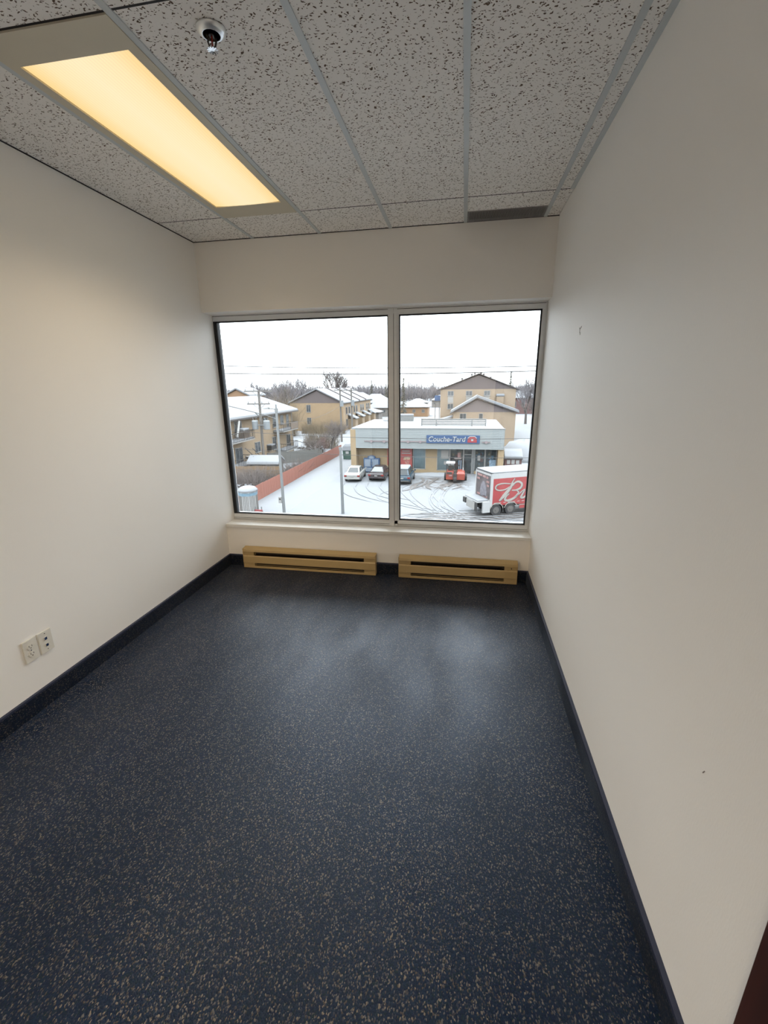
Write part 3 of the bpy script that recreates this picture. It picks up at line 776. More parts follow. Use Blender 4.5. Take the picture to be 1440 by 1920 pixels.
obj('inside', BOX(.3, 1.2, WY + .4, WY + .45, 0, 3.0), M['shopdark'], do)
obj('door_handle', BOX(1.06, 1.10, WY - .07, WY - .02, .9, 1.3), M['galv'], do)
obj('door_pillar', BOX(1.24, 1.50, WY - .08, WY + .2, 0, 3.0), M['galv'], st)
ib = root('ice_box', (-10.6, 50.65, G), label='blue two-door ice merchandiser against the shop brick wall', cat='ice box')
obj('cabinet', BOX(-.98, .98, -.02, .50, .05, 1.75), M['iceblue'], ib, bevel=.03)
obj('header', MB().prism([(-.5, 1.75), (.5, 1.75), (.42, 1.98), (.2, 2.1), (-.2, 2.1), (-.42, 1.98)], 'y', 0, .2), M['iceblue'], ib)
obj('header_badge', MB().prism([(-.32, 1.70), (.32, 1.70), (.24, 1.98), (-.24, 1.98)], 'y', -.03, -.001), M['icepale'], ib)
for s in (-1, 1):
    d = obj('door', BOX(s * .46 - .38, s * .46 + .38, -.06, -.02, .72, 1.62), M['icepale'], ib)
    obj('handle', BOX(s * .12 - .02, s * .12 + .02, -.10, -.06, .95, 1.3), M['galv'], d)
obj('kick_panel', BOX(-.9, .9, -.05, -.02, .15, .6), M['icepale'], ib)
bn = root('storage_bin', (6.4, 56, G), label='maroon wooden bin with white notices under deep snow beside the shop', cat='bin')
obj('body', BOX(-1.0, 1.05, 0, 1.6, 0, 1.1), M['maroon'], bn)
for x in (-.55, 0.0, .55): obj('notice', BOX(x - .2, x + .2, -.03, 0, .45, .95 if x else 1.0), M['white'], bn)
obj('lid', MB().prism([(-.15, 1.05), (1.75, 1.75), (1.75, 1.83), (-.15, 1.13)], 'x', -1.1, 1.15), M['darkroof'], bn)
obj('snow_cap', MB().prism([(-.15, 1.13), (1.75, 1.83), (1.7, 2.2), (.9, 1.95), (-.1, 1.45)], 'x', -1.1, 1.15), M['snow'], bn, bevel=.1)
dp = root('dumpster', (-16.1, 60, G), label='dark green waste bin with a tall snow cap beside the shop wall', cat='bin')
obj('body', MB().prism([(-.55, 0), (.55, 0), (.65, 1.25), (-.65, 1.25)], 'y', 0, 1.0), M['green'], dp)
obj('notice', BOX(-.2, .25, -.03, 0, .8, 1.15), M['white'], dp)
obj('snow_cap', MB().loft([[(-.7, -.1, 1.25), (.7, -.1, 1.25), (.7, 1.1, 1.25), (-.7, 1.1, 1.25)], [(-.62, 0, 1.85), (.62, 0, 1.85), (.62, 1, 1.85), (-.62, 1, 1.85)], [(-.3, .2, 2.2), (.3, .2, 2.2), (.3, .8, 2.2), (-.3, .8, 2.2)]]), M['snow'], dp, bevel=.05)
def mound(x, y, rx, ry, h, label, seed):
    r = random.Random(seed); m = MB(); n = 18; secs = []
    for k, (q, hh) in enumerate(((1.0, -.1), (.9, .2), (.72, .58), (.48, .85), (.22, .98), (.05, 1.0))):
        secs.append([(math.cos(2 * math.pi * i / n) * rx * q * r.uniform(.9, 1.1), math.sin(2 * math.pi * i / n) * ry * q * r.uniform(.9, 1.1), h * hh * r.uniform(.93, 1.07)) for i in range(n)])
    m.loft(secs)
    obj('snow_bank', m, M['snow'], smooth=True, loc=(x, y, G), label=label, cat='snow bank')
mound(8.6, 63, 4.2, 3.2, 2.7, 'tall snow bank beyond the maroon bin right of the shop', 1)
mound(-2.6, 49.9, 3.4, .8, .32, 'shovelled snow ridge along the shop front by the forklift', 3)

# ------------------------------------------------------------------ parked cars (local +y forward, origin at the tail)
def car(name, x, y, rz, paint, label, suv=False, rear_glass='carglass', snow_roof=False):
    c = root(name, (x, y, G), rz, label=label, cat='car', group='cars parked at the shop')
    hb_, top = (1.02, 1.64) if suv else (.95, 1.43)
    bs = [(0, .42, .80, .80), (.06, .34, hb_ - .06, .85), (.35, .24, hb_, .89), (1.2, .2, hb_ + .02, .90), (2.4, .2, hb_, .90), (3.4, .2, hb_ - .02, .89), (4.1, .24, hb_ - .14, .84), (4.45, .34, hb_ - .28, .70)]
    secs = []
    for (yy, zb, zt, hw) in bs:
        zm = (zb + zt) / 2
        secs.append([(-hw * .92, yy, zb), (hw * .92, yy, zb), (hw, yy, zm), (hw * .97, yy, zt - .06), (hw * .86, yy, zt), (-hw * .86, yy, zt), (-hw * .97, yy, zt - .06), (-hw, yy, zm)])
    obj('body', MB().loft(secs), paint, c, smooth=True, bevel=.05)
    if suv: gb = [(.08, 0), (.55, 1), (2.7, 1), (3.5, 0)]
    else: gb = [(.55, 0), (1.45, 1), (2.65, 1), (3.55, 0)]
    zt0 = hb_ - .03
    gl = []
    for yy, k in gb:
        ww = .76 if k == 0 else .58; z = zt0 if k == 0 else top
        gl.append((yy, ww, z))
    (ya, wa, za), (yb, wb_, zb_), (yc, wc, zc), (yd, wd, zd) = gl
    cab = MB()
    cab.add([(-wa, ya, za), (wa, ya, za), (wb_, yb, zb_), (-wb_, yb, zb_), (-wc, yc, zc), (wc, yc, zc), (wd, yd, zd), (-wd, yd, zd)],
            [(0, 1, 2, 3), (3, 2, 5, 4), (4, 5, 6, 7), (1, 6, 5, 2), (0, 3, 4, 7), (0, 7, 6, 1)])
    obj('cabin', cab, paint, c, smooth=True, bevel=.09)
    def lerp(p, q, t): return tuple(a + (b - a) * t for a, b in zip(p, q))
    def pane_(a, b, c_, d, off, mat_, nm):
        m = MB(); q = []
        for s, t in ((.10, .14), (.90, .14), (.88, .90), (.12, .90)):
            lo = lerp(a, b, s); hi = lerp(d, c_, s); p = lerp(lo, hi, t); q.append(tuple(p[i] + off[i] for i in range(3)))
        m.quad(*q); m.add([tuple(p[i] - off[i] * 1.5 for i in range(3)) for p in q], [(0, 1, 2, 3)])
        return obj(nm, m, M[mat_], c)
    pane_((-wa, ya, za), (wa, ya, za), (wb_, yb, zb_), (-wb_, yb, zb_), (0, -.015, .015), rear_glass, 'rear_window')
    pane_((-wd, yd, zd), (wd, yd, zd), (wc, yc, zc), (-wc, yc, zc), (0, .015, .015), 'carglass', 'windscreen')
    ym0, ym1 = (ya + yd) / 2, (yb + yc) / 2
    for s in (-1, 1):
        pane_((s * wa, ya + .1, za), (s * wa, ym0, za), (s * wb_, ym1, zb_), (s * wb_, yb, zb_), (s * .015, 0, .008), 'carglass', 'side_window')
        pane_((s * wa, ym0, za), (s * wd, yd, zd), (s * wc, yc, zc), (s * wb_, ym1, zb_), (s * .015, 0, .008), 'carglass', 'side_window')
        tl = obj('tail_light', BOX(s * .72 - .14, s * .72 + .14, -.02, .14, hb_ - .32, hb_ - .16), M['tail'], c)
        obj('mirror', BOX(s * .98 - .09, s * .98 + .09, yd - .35, yd - .2, hb_ - .02, hb_ + .12), paint, c)
        for wy in (.85, 3.5):
            wh = obj('wheel', MB().tube((s * .70, wy, .32), (s * .905, wy, .32), .325, n=18), M['rubber'], c)
            obj('rim', MB().tube((s * .90, wy, .32), (s * .915, wy, .32), .20, n=14), M['rim'], wh)
    obj('bumper', BOX(-.80, .80, -.06, .10, .34, .52), M['blackpl'] if suv else paint, c, bevel=.03)
    obj('licence_plate', BOX(-.17, .17, -.03, .0, hb_ - .36, hb_ - .24), M['offwhite'], c)
    if suv: obj('trim_strip', BOX(-.7, .7, -.075, -.04, .47, .52), M['galv'], c)
    if snow_roof: obj('roof_snow', MB().loft([[(-.6, yb - .1, top - .01), (.6, yb - .1, top - .01), (.6, yc + .1, top - .01), (-.6, yc + .1, top - .01)], [(-.5, yb, top + .1), (.5, yb, top + .1), (.5, yc, top + .1), (-.5, yc, top + .1)]]), M['snow'], c, bevel=.03)
    return c
car('sedan', -11.60, 44.9, .05, M['carwhite'], 'white sedan parked by the shop nearest the red fence')
car('sedan', -9.10, 45.6, -.03, M['cardark'], 'dark brown sedan parked before the blue ice box', rear_glass='carglass2')
car('hatchback', -6.05, 44.2, -.02, M['carblue'], 'dark blue hatchback with snowy roof beside the window mullion', suv=True, rear_glass='carglass', snow_roof=True)

# ------------------------------------------------------------------ red truck-mounted forklift
fk = root('forklift', (-.55, 45.7, G), 0, label='red three-wheeled forklift with white canopy parked before the shop door', cat='forklift')
obj('chassis', MB().prism([(-1.0, .35), (-.2, .35), (-.2, 1.15), (-.45, 1.25), (-.95, 1.2)], 'y', .3, 1.9), M['mred'], fk, bevel=.04)
obj('engine_cover', MB().loft([[(.12, .2, .35), (.98, .2, .35), (.98, 2.0, .35), (.12, 2.0, .35)], [(.10, .2, 1.0), (1.0, .2, 1.0), (1.0, 2.0, 1.0), (.10, 2.0, 1.0)], [(.22, .35, 1.22), (.85, .35, 1.22), (.85, 1.8, 1.22), (.22, 1.8, 1.22)]]), M['mred'], fk, bevel=.04)
obj('rear_frame', BOX(-.25, .15, .1, 1.6, .45, 1.0), M['blackpl'], fk)
rw = obj('wheel', MB().tube((-.2, .35, .38), (.12, .35, .38), .38, n=18), M['rubber'], fk); obj('rim', MB().tube((.10, .35, .38), (.13, .35, .38), .2, n=12), M['rim'], rw)
for s in (-1, 1):
    wh = obj('wheel', MB().tube((s * 1.0, 1.9, .4), (s * 1.22, 1.9, .4), .42, n=18), M['rubber'], fk); obj('rim', MB().tube((s * 1.2, 1.9, .4), (s * 1.24, 1.9, .4), .22, n=12), M['rim'], wh)
obj('grille_panel', BOX(-.92, -.35, .26, .30, .95, 1.18), M['blackpl'], fk); obj('badge', BOX(-.70, -.35, .26, .295, .72, .90), M['posterpink'], fk)
for (x, y) in ((-.95, .4), (-.15, .4), (-.95, 1.5), (-.15, 1.5)): obj('canopy_post', BOX(x - .035, x + .035, y - .035, y + .035, 1.15, 2.05), M['blackpl'], fk)
obj('canopy', BOX(-1.02, -.08, .3, 1.6, 2.05, 2.14), M['white'], fk, bevel=.03)
obj('seat', MB().prism([(.9, 1.2), (1.35, 1.2), (1.35, 1.32), (1.02, 1.32), (.98, 1.75), (.9, 1.75)], 'x', -.8, -.3), M['blackpl'], fk)
for x in (.02, .42): obj('mast_rail', BOX(x - .05, x + .05, 1.95, 2.10, .2, 2.35), M['blackpl'], fk)
for z in (.9, 1.6, 2.25): obj('mast_crossbar', BOX(.02, .42, 1.98, 2.08, z - .05, z + .05), M['blackpl'], fk)
obj('mast_head', BOX(-.20, .55, 1.9, 2.1, 2.3, 2.4), M['twig'], fk)
obj('beacon', MB().tube((.78, 1.2, 1.22), (.78, 1.2, 1.48), .07, n=10), M['white'], fk)
for s in (-.55, .55): obj('fork', BOX(s - .06, s + .06, 2.1, 3.0, .12, .18), M['darkmetal'], fk)

# ------------------------------------------------------------------ beer trailer (local x forward along the trailer, y to its far side)
TH = math.radians(27)
tr = root('delivery_trailer', (2.875, 34.17, G), TH, label='white-framed red delivery trailer with silver script lettering and a tail lift', cat='trailer')
X0, X1, W_ = -.56, 9.5, 2.5
def tp_(name, m, *b, **k): return obj(name, BOX(*b), M[m], tr, **k)
tp_('box_body', 'offwhite', X0 + .05, X1, .03, W_ - .03, .9, 3.35)
tp_('roof', 'white', X0, X1, 0, W_, 3.35, 3.42); tp_('roof_snow', 'snow', X0 + .05, X1, .06, W_ - .06, 3.42, 3.52, bevel=.04)
tp_('top_rail', 'white', X0, X1, -.02, .03, 3.01, 3.42)
tp_('corner_post', 'white', X0, X0 + .16, -.03, .14, .75, 3.42); tp_('corner_post', 'white', X0, X0 + .16, W_ - .14, W_ + .03, .75, 3.42)
tp_('rear_header', 'white', X0, X0 + .1, .1, W_ - .1, 3.2, 3.42); tp_('rear_sill', 'white', X0 - .02, X0 + .1, .1, W_ - .1, 1.12, 1.32)
# red side panel with wheel arches
sp_ = [(X0 + .16, 3.01), (X1, 3.01), (X1, .80)]
def arch(cx, r):
    return [(cx + r * math.cos(t), .45 + r * math.sin(t)) for t in [math.radians(40 + i * 12.5) for i in range(9)]]
sp_ += [(2.05, .80)] + arch(1.3, .62) + arch(0.0, .62) + [(X0 + .16, .80)]
obj('side_panel', MB().prism(sp_, 'y', -.025, .03), M['truckred'], tr)
for cx in (0.0, 1.3):
    am = MB(); pts_ = [(cx + .60 * math.cos(math.radians(a)), .45 + .60 * math.sin(math.radians(a))) for a in range(15, 166, 10)]
    for a, b in zip(pts_, pts_[1:]): am.bar((a[0], -.035, a[1]), (b[0], -.035, b[1]), .04, .05)
    obj('wheel_arch_trim', am, M['silver'], tr)
for cx in (0.0, 1.3):
    for yy in (.02, W_ - .30):
        wh = obj('wheel', MB().tube((cx, yy, .46), (cx, yy + .28, .46), .46, n=22), M['rubber'], tr)
        rr = MB().lathe([(.27, 0), (.24, .05), (.1, .05), (.08, -.04), (.01, -.04)], n=18)
        rm = MB(); rm.v = [(cx + v[0], yy - .01 + v[2], .46 + v[1]) for v in rr.v]; rm.f = rr.f
        obj('rim', rm, M['rim'], wh)
tp_('axle', 'blackpl', -.1, 1.4, .3, W_ - .3, .38, .56); tp_('underframe', 'blackpl', X0, X1, .4, W_ - .4, .6, .9)
tp_('mud_flap', 'blackpl', .60, .66, .02, .3, .25, .85)
tp_('side_skirt', 'truckred', 2.1, X1, -.02, .02, .45, .72); tp_('skirt_rail', 'silver', 2.05, X1, -.035, -.02, .72, .77)
ds = MB()
for i in range(22): ds.box(-.25 + i * .42, -.03 + i * .42, -.032, -.022, 1.03, 1.07)
obj('reflective_dashes', ds, M['white'], tr)
# rear artwork
ra = obj('rear_poster', BOX(X0 - .02, X0 + .06, .16, W_ - .16, 1.34, 3.18), M['posterdark'], tr)
rb_ = MB()
rb_.prism([(.62, 1.40), (1.62, 1.40), (1.66, 1.9), (1.5, 2.35), (1.3, 2.62), (1.05, 2.62), (.8, 2.35), (.6, 1.9)], 'x', X0 - .035, X0 - .02)
obj('poster_figure', rb_, M['postergrey'], ra)
rp_ = MB()
for a, b, z in ((.45, .75, 2.92), (.85, 1.3, 2.95), (1.4, 2.1, 2.97), (.3, .7, 2.6), (1.75, 2.2, 2.65), (.3, .6, 2.3), (.5, 1.2, 1.36), (1.5, 2.1, 1.4)): rp_.box(X0 - .035, X0 - .02, a, b, z, z + .16)
obj('poster_accent', rp_, M['posterpink'], ra)
# tail lift
tp_('lift_platform', 'white', -1.62, X0 - .02, .15, W_ - .1, 1.16, 1.24); tp_('platform_snow', 'snow', -1.58, X0 - .1, .2, W_ - .15, 1.24, 1.34, bevel=.04)
tp_('lift_housing', 'white', -1.20, X0, -.02, .16, .33, 1.2)
tp_('lift_plate', 'offwhite', -1.66, -1.60, .45, 1.9, .52, 1.12); tp_('lift_edge', 'blackpl', -1.70, -1.60, .16, .45, .45, 1.16); tp_('lift_edge', 'blackpl', -1.72, -1.58, 1.95, 2.4, .75, 1.18)
tp_('lift_arm', 'blackpl', -1.6, X0, .5, .65, .7, .85); tp_('lift_arm', 'blackpl', -1.6, X0, 1.8, 1.95, .7, .85)
# script lettering as raised ribbons
def ribbon(pts, w0, w1, y, thick, m, name, dx=0, dz=0, par=None):
    P_ = [Vector((p[0] + dx, p[1] + dz)) for p in pts]
    Q = [P_[0] * 2 - P_[1]] + P_ + [P_[-1] * 2 - P_[-2]]
    cl = []
    for i in range(1, len(Q) - 2):
        for k in range(8):
            t = k / 8; a, b, c, d = Q[i - 1], Q[i], Q[i + 1], Q[i + 2]
            cl.append(.5 * ((2 * b) + (c - a) * t + (2 * a - 5 * b + 4 * c - d) * t * t + (3 * b - a - 3 * c + d) * t ** 3))
    cl.append(P_[-1]); n = len(cl); mb = MB(); secs = []
    for i, p in enumerate(cl):
        d = (cl[min(i + 1, n - 1)] - cl[max(i - 1, 0)]).normalized(); nr = Vector((-d.y, d.x))
        f_ = math.sin(math.pi * i / (n - 1)); hw = (w0 + (w1 - w0) * f_) / 2
        a = p + nr * hw; b = p - nr * hw
        secs.append([(a.x, y, a.y), (b.x, y, b.y), (b.x, y + thick, b.y), (a.x, y + thick, a.y)])
    mb.loft(secs)
    return obj(name, mb, M[m], par or tr)
SCR = [([(1.13, 2.53), (.47, 2.6), (-.06, 2.51), (-.19, 2.25), (.12, 2.07), (.66, 2.1), (1.14, 2.33)], .07, .10), ([(1.37, 2.6), (1.01, 2.07), (.55, 1.56), (.2, 1.21)], .12, .26), ([(1.49, 2.95), (1.27, 2.63), (1.16, 2.46)], .03, .07),
       ([(1.32, 2.34), (1.52, 2.59), (1.84, 2.66), (2.14, 2.46), (2.07, 2.15), (1.67, 1.99), (1.27, 1.99)], .06, .17), ([(1.67, 1.99), (1.89, 1.77), (1.62, 1.41), (1.08, 1.19), (.71, 1.27), (.8, 1.54), (1.06, 1.73)], .06, .18),
       ([(1.62, 1.41), (1.96, 1.65), (2.29, 1.9), (2.49, 2.0)], .05, .08), ([(2.49, 2.0), (2.25, 1.56), (2.16, 1.36), (2.4, 1.32), (2.71, 1.55)], .07, .17), ([(2.98, 2.02), (2.80, 1.62), (2.74, 1.38), (2.9, 1.32), (3.1, 1.5)], .07, .17)]
for pts, w0, w1 in SCR:
    o_ = ribbon(pts, w0, w1, -.05, .026, 'silver', 'script_stroke')
    ribbon(pts, w0 * 1.05, w1 * 1.05, -.038, .014, 'scriptdark', 'script_shadow', .05, -.02, par=o_)

# ------------------------------------------------------------------ fences: every board its own piece
def fence(name, x0, y0, x1, y1, h, bw, m, label, seed, posts=True, snow=False):
    r = random.Random(seed); L_ = math.hypot(x1 - x0, y1 - y0); a = math.atan2(y1 - y0, x1 - x0)
    t = root(name, (x0, y0, G), a, label=label, cat='fence')
    me = [mesh_of('board', MB().box(.006, bw - .006, -.012, .012, 0, hh), m) for hh in (h, h + .02, h - .02)]
    n = int(L_ / bw)
    for i in range(n): obj('board', r.choice(me), None, t, loc=(i * bw, r.uniform(-.006, .006), 0))
    for z in (.35, h - .3): obj('rail', BOX(0, L_, .012, .06, z - .045, z + .045), m, t)
    for i in range(int(L_ / 2.4) + 1): obj('post', BOX(i * 2.4 - .05, i * 2.4 + .05, .06, .15, 0, h - .05), m, t)
    return t
fence('board_fence', -18.3, 32.5, -18.3, 65.0, 1.45, .16, M['redfence'], 'long red board fence running back along the snowy lot', 1)
fence('board_fence', -27.0, 43.6, -19.4, 44.4, 1.7, .18, M['tanfence'], 'short tan board fence behind the brambles and white cabin', 2)
fence('board_fence', -25.6, 54.4, -19.4, 58.8, 1.6, .2, M['greyfence'], 'weathered grey board fence behind the red one', 3)

# ------------------------------------------------------------------ apartment block at the left (long side faces the lot)
A = root('apartment_block', (-27.2, 67.7, G), label='two-storey tan brick block with balconies under a broad snowy roof', cat='building')
HE = 6.55
obj('wall', BOX(-11.6, 0, -25.5, 0, 0, HE), M['brickA'], A)
sl = (8.35 - HE) / 5.8
dk = MB().prism([(.85, HE - .85 * sl), (-5.8, 8.35), (-12.4, HE - .8 * sl), (-12.4, HE - .8 * sl + .2), (-5.8, 8.55), (.85, HE - .85 * sl + .2)], 'y', -26.2, .9)
ro = obj('roof', dk, M['darkroof'], A)
obj('roof_snow', MB().prism([(.86, HE - .85 * sl + .2), (-5.8, 8.55), (-12.4, HE - .8 * sl + .2), (-12.3, HE - .8 * sl + .42), (-5.8, 8.78), (.78, HE - .85 * sl + .42)], 'y', -26.2, .92), M['snow'], ro)
obj('gable_end', MB().prism([(0, HE), (-5.8, 8.4), (-11.6, HE)], 'y', -.3, 0), M['brown'], A)
obj('gutter', BOX(.86, .96, -26.2, .9, HE - .85 * sl + .02, HE - .85 * sl + .16), M['railing'], A)
for (y, x) in ((-8.0, -3.8), (-12.1, -3.8), (-5.0, -5.0)): obj('roof_vent', BOX(x - .5, x + .5, y - .2, y + .2, 7.6 + (-3.8 - x) * .3, 7.98 + (-3.8 - x) * .3), M['darkroof'], A)
for y0, y1, z0, z1 in ((-18.4, -16.6, 4.4, 6.1), (-7.3, -6.1, 4.4, 6.3), (-13.5, -11.9, 1.6, 3.0), (-7.9, -6.6, 1.2, 3.1), (-2.3, -1.3, 3.95, 6.0), (-2.7, -1.1, .8, 2.9), (-18.8, -17.0, .8, 2.9), (-22.5, -20.5, 4.4, 6.0), (-22.5, -20.5, 1.3, 2.9), (-4.6, -3.4, 4.6, 6.0), (-10.6, -9.2, 4.6, 6.0)):
    window_on(A, 'x', y0, y1, z0, z1, 0.0)
def balcony(y0, y1, z, d, panel, nm='balcony'):
    b = obj(nm, BOX(0, d, y0, y1, z - .14, z), M['offwhite'], A)
    rl = MB(); n = int((y1 - y0) / .32)
    for i in range(n + 1): rl.box(d - .04, d, y0 + (y1 - y0 - .04) * i / n, y0 + (y1 - y0 - .04) * i / n + .03, z, z + 1.0)
    for yy in (y0, y1 - .04):
        for i in range(int(d / .32)): rl.box(i * .32, i * .32 + .03, yy, yy + .03, z, z + 1.0)
        rl.box(0, d, yy, yy + .05, z + .97, z + 1.04)
    rl.box(d - .05, d + .01, y0, y1, z + .97, z + 1.04)
    obj('railing', rl, M['railing'], b)
    obj('snow_layer', BOX(.05, d - .05, y0 + .05, y1 - .05, z, z + .18), M['snow'], b, bevel=.05)
    if panel: obj('privacy_panel', BOX(d - .02, d + .03, (y0 + y1) / 2, y1, z + .05, z + 1.0), M['wood_tan'], b)
    return b
b1 = balcony(-21.8, -16.4, 3.95, 1.6, False)
b2 = balcony(-7.4, -1.5, 3.85, 1.6, True)
b3 = balcony(-7.0, -2.2, .95, 1.7, False)
b4 = balcony(-21.5, -17.0, .9, 1.8, False)
obj('stored_box', BOX(.4, 1.3, -18.6, -17.2, 3.95, 5.0), M['wood_tan'], b1); obj('stored_snow', BOX(.35, 1.35, -18.65, -17.15, 5.0, 5.3), M['snow'], b1, bevel=.1)
obj('rolled_awning', MB().tube((1.0, -18.9, 6.2), (1.25, -20.2, 4.4), .13, .16, 8), M['offwhite'], A)
obj('downspout', MB().tube((.15, -.3, HE - .4), (.15, -.3, 0), .06, n=6), M['wframe'], A)
obj('air_conditioner', BOX(0, .7, -9.9, -8.6, 1.5, 2.1), M['blackpl'], A); obj('snow_cap', BOX(0, .72, -9.92, -8.58, 2.1, 2.25), M['snow'], A)
def stair(name, x0, y0, z0, dx, dy, n, wd):
    s_ = obj(name, MB().bar((x0, y0, z0 - .1), (x0 + dx, y0 + dy, 0.05), .06, .22), M['railing'], A)
    px, py = -dy / math.hypot(dx, dy), dx / math.hypot(dx, dy)
    obj('stringer', MB().bar((x0 + px * wd, y0 + py * wd, z0 - .1), (x0 + px * wd + dx, y0 + py * wd + dy, .05), .06, .22), M['railing'], s_)
    for i in range(n):
        t = (i + .5) / n; cx, cy, cz = x0 + dx * t, y0 + dy * t, z0 * (1 - t)
        obj('tread', MB().bar((cx, cy, cz), (cx + px * wd, cy + py * wd, cz), .26, .05), M['wood_tan'], s_); obj('tread_snow', MB().bar((cx, cy, cz + .05), (cx + px * wd, cy + py * wd, cz + .05), .24, .06), M['snow'], s_)
    for w__ in (0, wd): obj('handrail', MB().bar((x0 + px * w__, y0 + py * w__, z0 + .95), (x0 + px * w__ + dx, y0 + py * w__ + dy, .98), .06, .07), M['railing'], s_)
stair('stairs', 1.7, -2.6, .95, .6, 3.6, 7, -1.1)
stair('stairs', 2.2, -20.4, 2.3, .4, 3.0, 9, -1.0)

# ------------------------------------------------------------------ middle apartment block with brown gable
B = root('apartment_block', (-33.9, 100, G), label='ochre brick block with dark brown gable and long snowy roof', cat='building')
obj('wall', BOX(-6.5, 6.5, 0, 31, 0, 6.4), M['brickB'], B)
gable(B, -6.5, 6.5, .25, 0, 31, 6.4, 9.35, .35, M['brown'], snow=.22)
for z0, z1 in ((4.35, 6.05), (1.5, 3.1)): window_on(B, 'y', -2.4, -1.35, z0, z1, 0.0)
for i in range(3):
    yy = 7.5 + i * 7.6
    pw = MB().prism([(0.25, 9.5), (7.0, 6.28), (7.0, 6.75), (.25, 9.95), (-6.6, 6.75), (-6.6, 6.3)], 'y', yy, yy + .35)
    obj('party_wall', pw, M['brown'], B)
for i in range(4):
    y0 = 1.2 + i * 7.6
    window_on(B, 'x', y0 + 1, y0 + 2.6, 3.7, 5.4, 6.5); window_on(B, 'x', y0 + 3.6, y0 + 5.2, 3.7, 5.4, 6.5); window_on(B, 'x', y0 + 1, y0 + 2.6, .9, 2.6, 6.5)
    pr = obj('porch', BOX(6.5, 8.3, y0 + 3.2, y0 + 5.8, 0, 2.5), M['brickA'], B)
    obj('porch_snow', MB().prism([(6.5, 3.4), (8.6, 2.5), (8.6, 2.7), (6.5, 3.65)], 'y', y0 + 3.0, y0 + 6.0), M['snow'], pr)

# ------------------------------------------------------------------ tall block behind the shop, with its lower gabled wing
Rb = root('apartment_block', (2.4, 80, G), label='tall buff brick block with wide brown gable behind the shop', cat='building')
obj('wall', BOX(-6.45, 6.4, 0, 26, 0, 9.35), M['brickR'], Rb)
gable(Rb, -6.45, 6.4, .05, 0, 26, 9.35, 11.85, .55, M['brown'], snow=0, rake=.25)
for u0, u1 in ((-5.2, -4.15), (-2.05, -.95), (1.05, 2.1)):
    window_on(Rb, 'y', u0, u1, 8.25, 9.1, 0.0); obj('spandrel', BOX(u0 + .05, u1 - .05, -.04, 0, 7.05, 8.15), M['offwhite'], Rb)
    window_on(Rb, 'y', u0, u1, 6.0, 6.95, 0.0)
cb = obj('chimney_box', BOX(3.2, 4.4, -.5, 0, 5.6, 8.1), M['brickR'], Rb); obj('snow_cap', BOX(3.1, 4.5, -.55, .02, 8.1, 8.55), M['snow'], cb, bevel=.15)
for x, z in ((-.6, 11.55), (.5, 11.5), (-1.1, 11.3), (1.0, 11.3), (2.2, 10.75), (-2.8, 10.6)):
    vp = obj('roof_vent', MB().tube((x, 3, z - .6), (x, 3, z + .55), .10, n=8), M['darkroof'], Rb); obj('cowl', MB().tube((x, 3, z + .5), (x, 3, z + .68), .2, n=8), M['darkroof'], vp)
Sb = root('apartment_wing', (3.35, 74.8, G), label='lower buff brick wing with mauve gable edged in thick snow', cat='building')
obj('wall', BOX(-5.0, 5.1, 0, 4.3, 0, 5.75), M['brickR'], Sb)
gable(Sb, -5.0, 5.1, -1.15, 0, 4.0, 5.72, 7.95, .5, M['brown2'], snow=.38, rake=.45)
for u0, u1 in ((-3.9, -2.8), (-.78, -.1)): window_on(Sb, 'y', u0, u1, 4.4, 5.55, 0.0, mid=u1 - u0 > .9)
ax = obj('annex', BOX(-8.6, -5.0, .5, 4.3, 0, 4.0), M['brickR'], Sb); obj('garage_panel', BOX(-7.4, -5.6, .42, .5, 3.0, 4.0), M['brown2'], Sb)
obj('annex_snow', MB().prism([(-9.4, 3.6), (-5.0, 4.9), (-5.0, 5.1), (-9.4, 3.85)], 'y', .3, 4.3), M['snow'], ax)
bs_ = root('blue_billboard', (-5.6, 97, G), label='plain bright blue panel on posts beside the tall block', cat='sign')
obj('panel', BOX(-.55, .65, 0, .15, 6.9, 8.0), M['blue'], bs_)
for x in (-.4, .5): obj('post', BOX(x - .06, x + .06, .15, .3, 0, 7.9), M['wood'], bs_)

# ------------------------------------------------------------------ far houses
def house(x, y, wd, dp_, he, ha, wall, label, ridge='x', snow=.35):
    h = root('house', (x, y, G), label=label, cat='house', group='snowy houses beyond the lot')
    obj('wall', BOX(-wd / 2, wd / 2, 0, dp_, 0, he), M[wall], h)
    if ridge == 'x':      # hipped roof
        rr = MB(); o_ = .5; k = min(dp_ / 2, wd / 2) * .8
        def hip(z0, z1, e):
            return [(-wd / 2 - o_ + e, -o_ + e, z0), (wd / 2 + o_ - e, -o_ + e, z0), (wd / 2 + o_ - e, dp_ + o_ - e, z0), (-wd / 2 - o_ + e, dp_ + o_ - e, z0), (-wd / 2 + k, dp_ / 2, z1), (wd / 2 - k, dp_ / 2, z1)]
        F = [(0, 1, 5, 4), (1, 2, 5), (2, 3, 4, 5), (3, 0, 4), (0, 3, 2, 1)]
        rf_ = obj('roof', MB().add(hip(he, ha, 0), F), M['darkroof'], h); obj('roof_snow', MB().add(hip(he + snow * .5, ha + snow, .05), F), M['snow'], rf_)
    else:
        gable(h, -wd / 2, wd / 2, 0, 0, dp_, he, ha, .4, M[wall], snow=snow)
    n = max(2, int(wd / 3))
    for i in range(n):
        u = -wd / 2 + (i + .5) * wd / n
        window_on(h, 'y', u - .5, u + .5, he * .45, he * .8, 0.0)
    return h
house(-16.4, 150, 9.4, 8, 3.0, 4.6, 'orangewall', 'long bungalow with broad snowy hip roof behind the shop')
house(-19.0, 185, 8.0, 8, 3.2, 4.6, 'pale', 'pale flat-looking house behind the snowy hip roof bungalow')
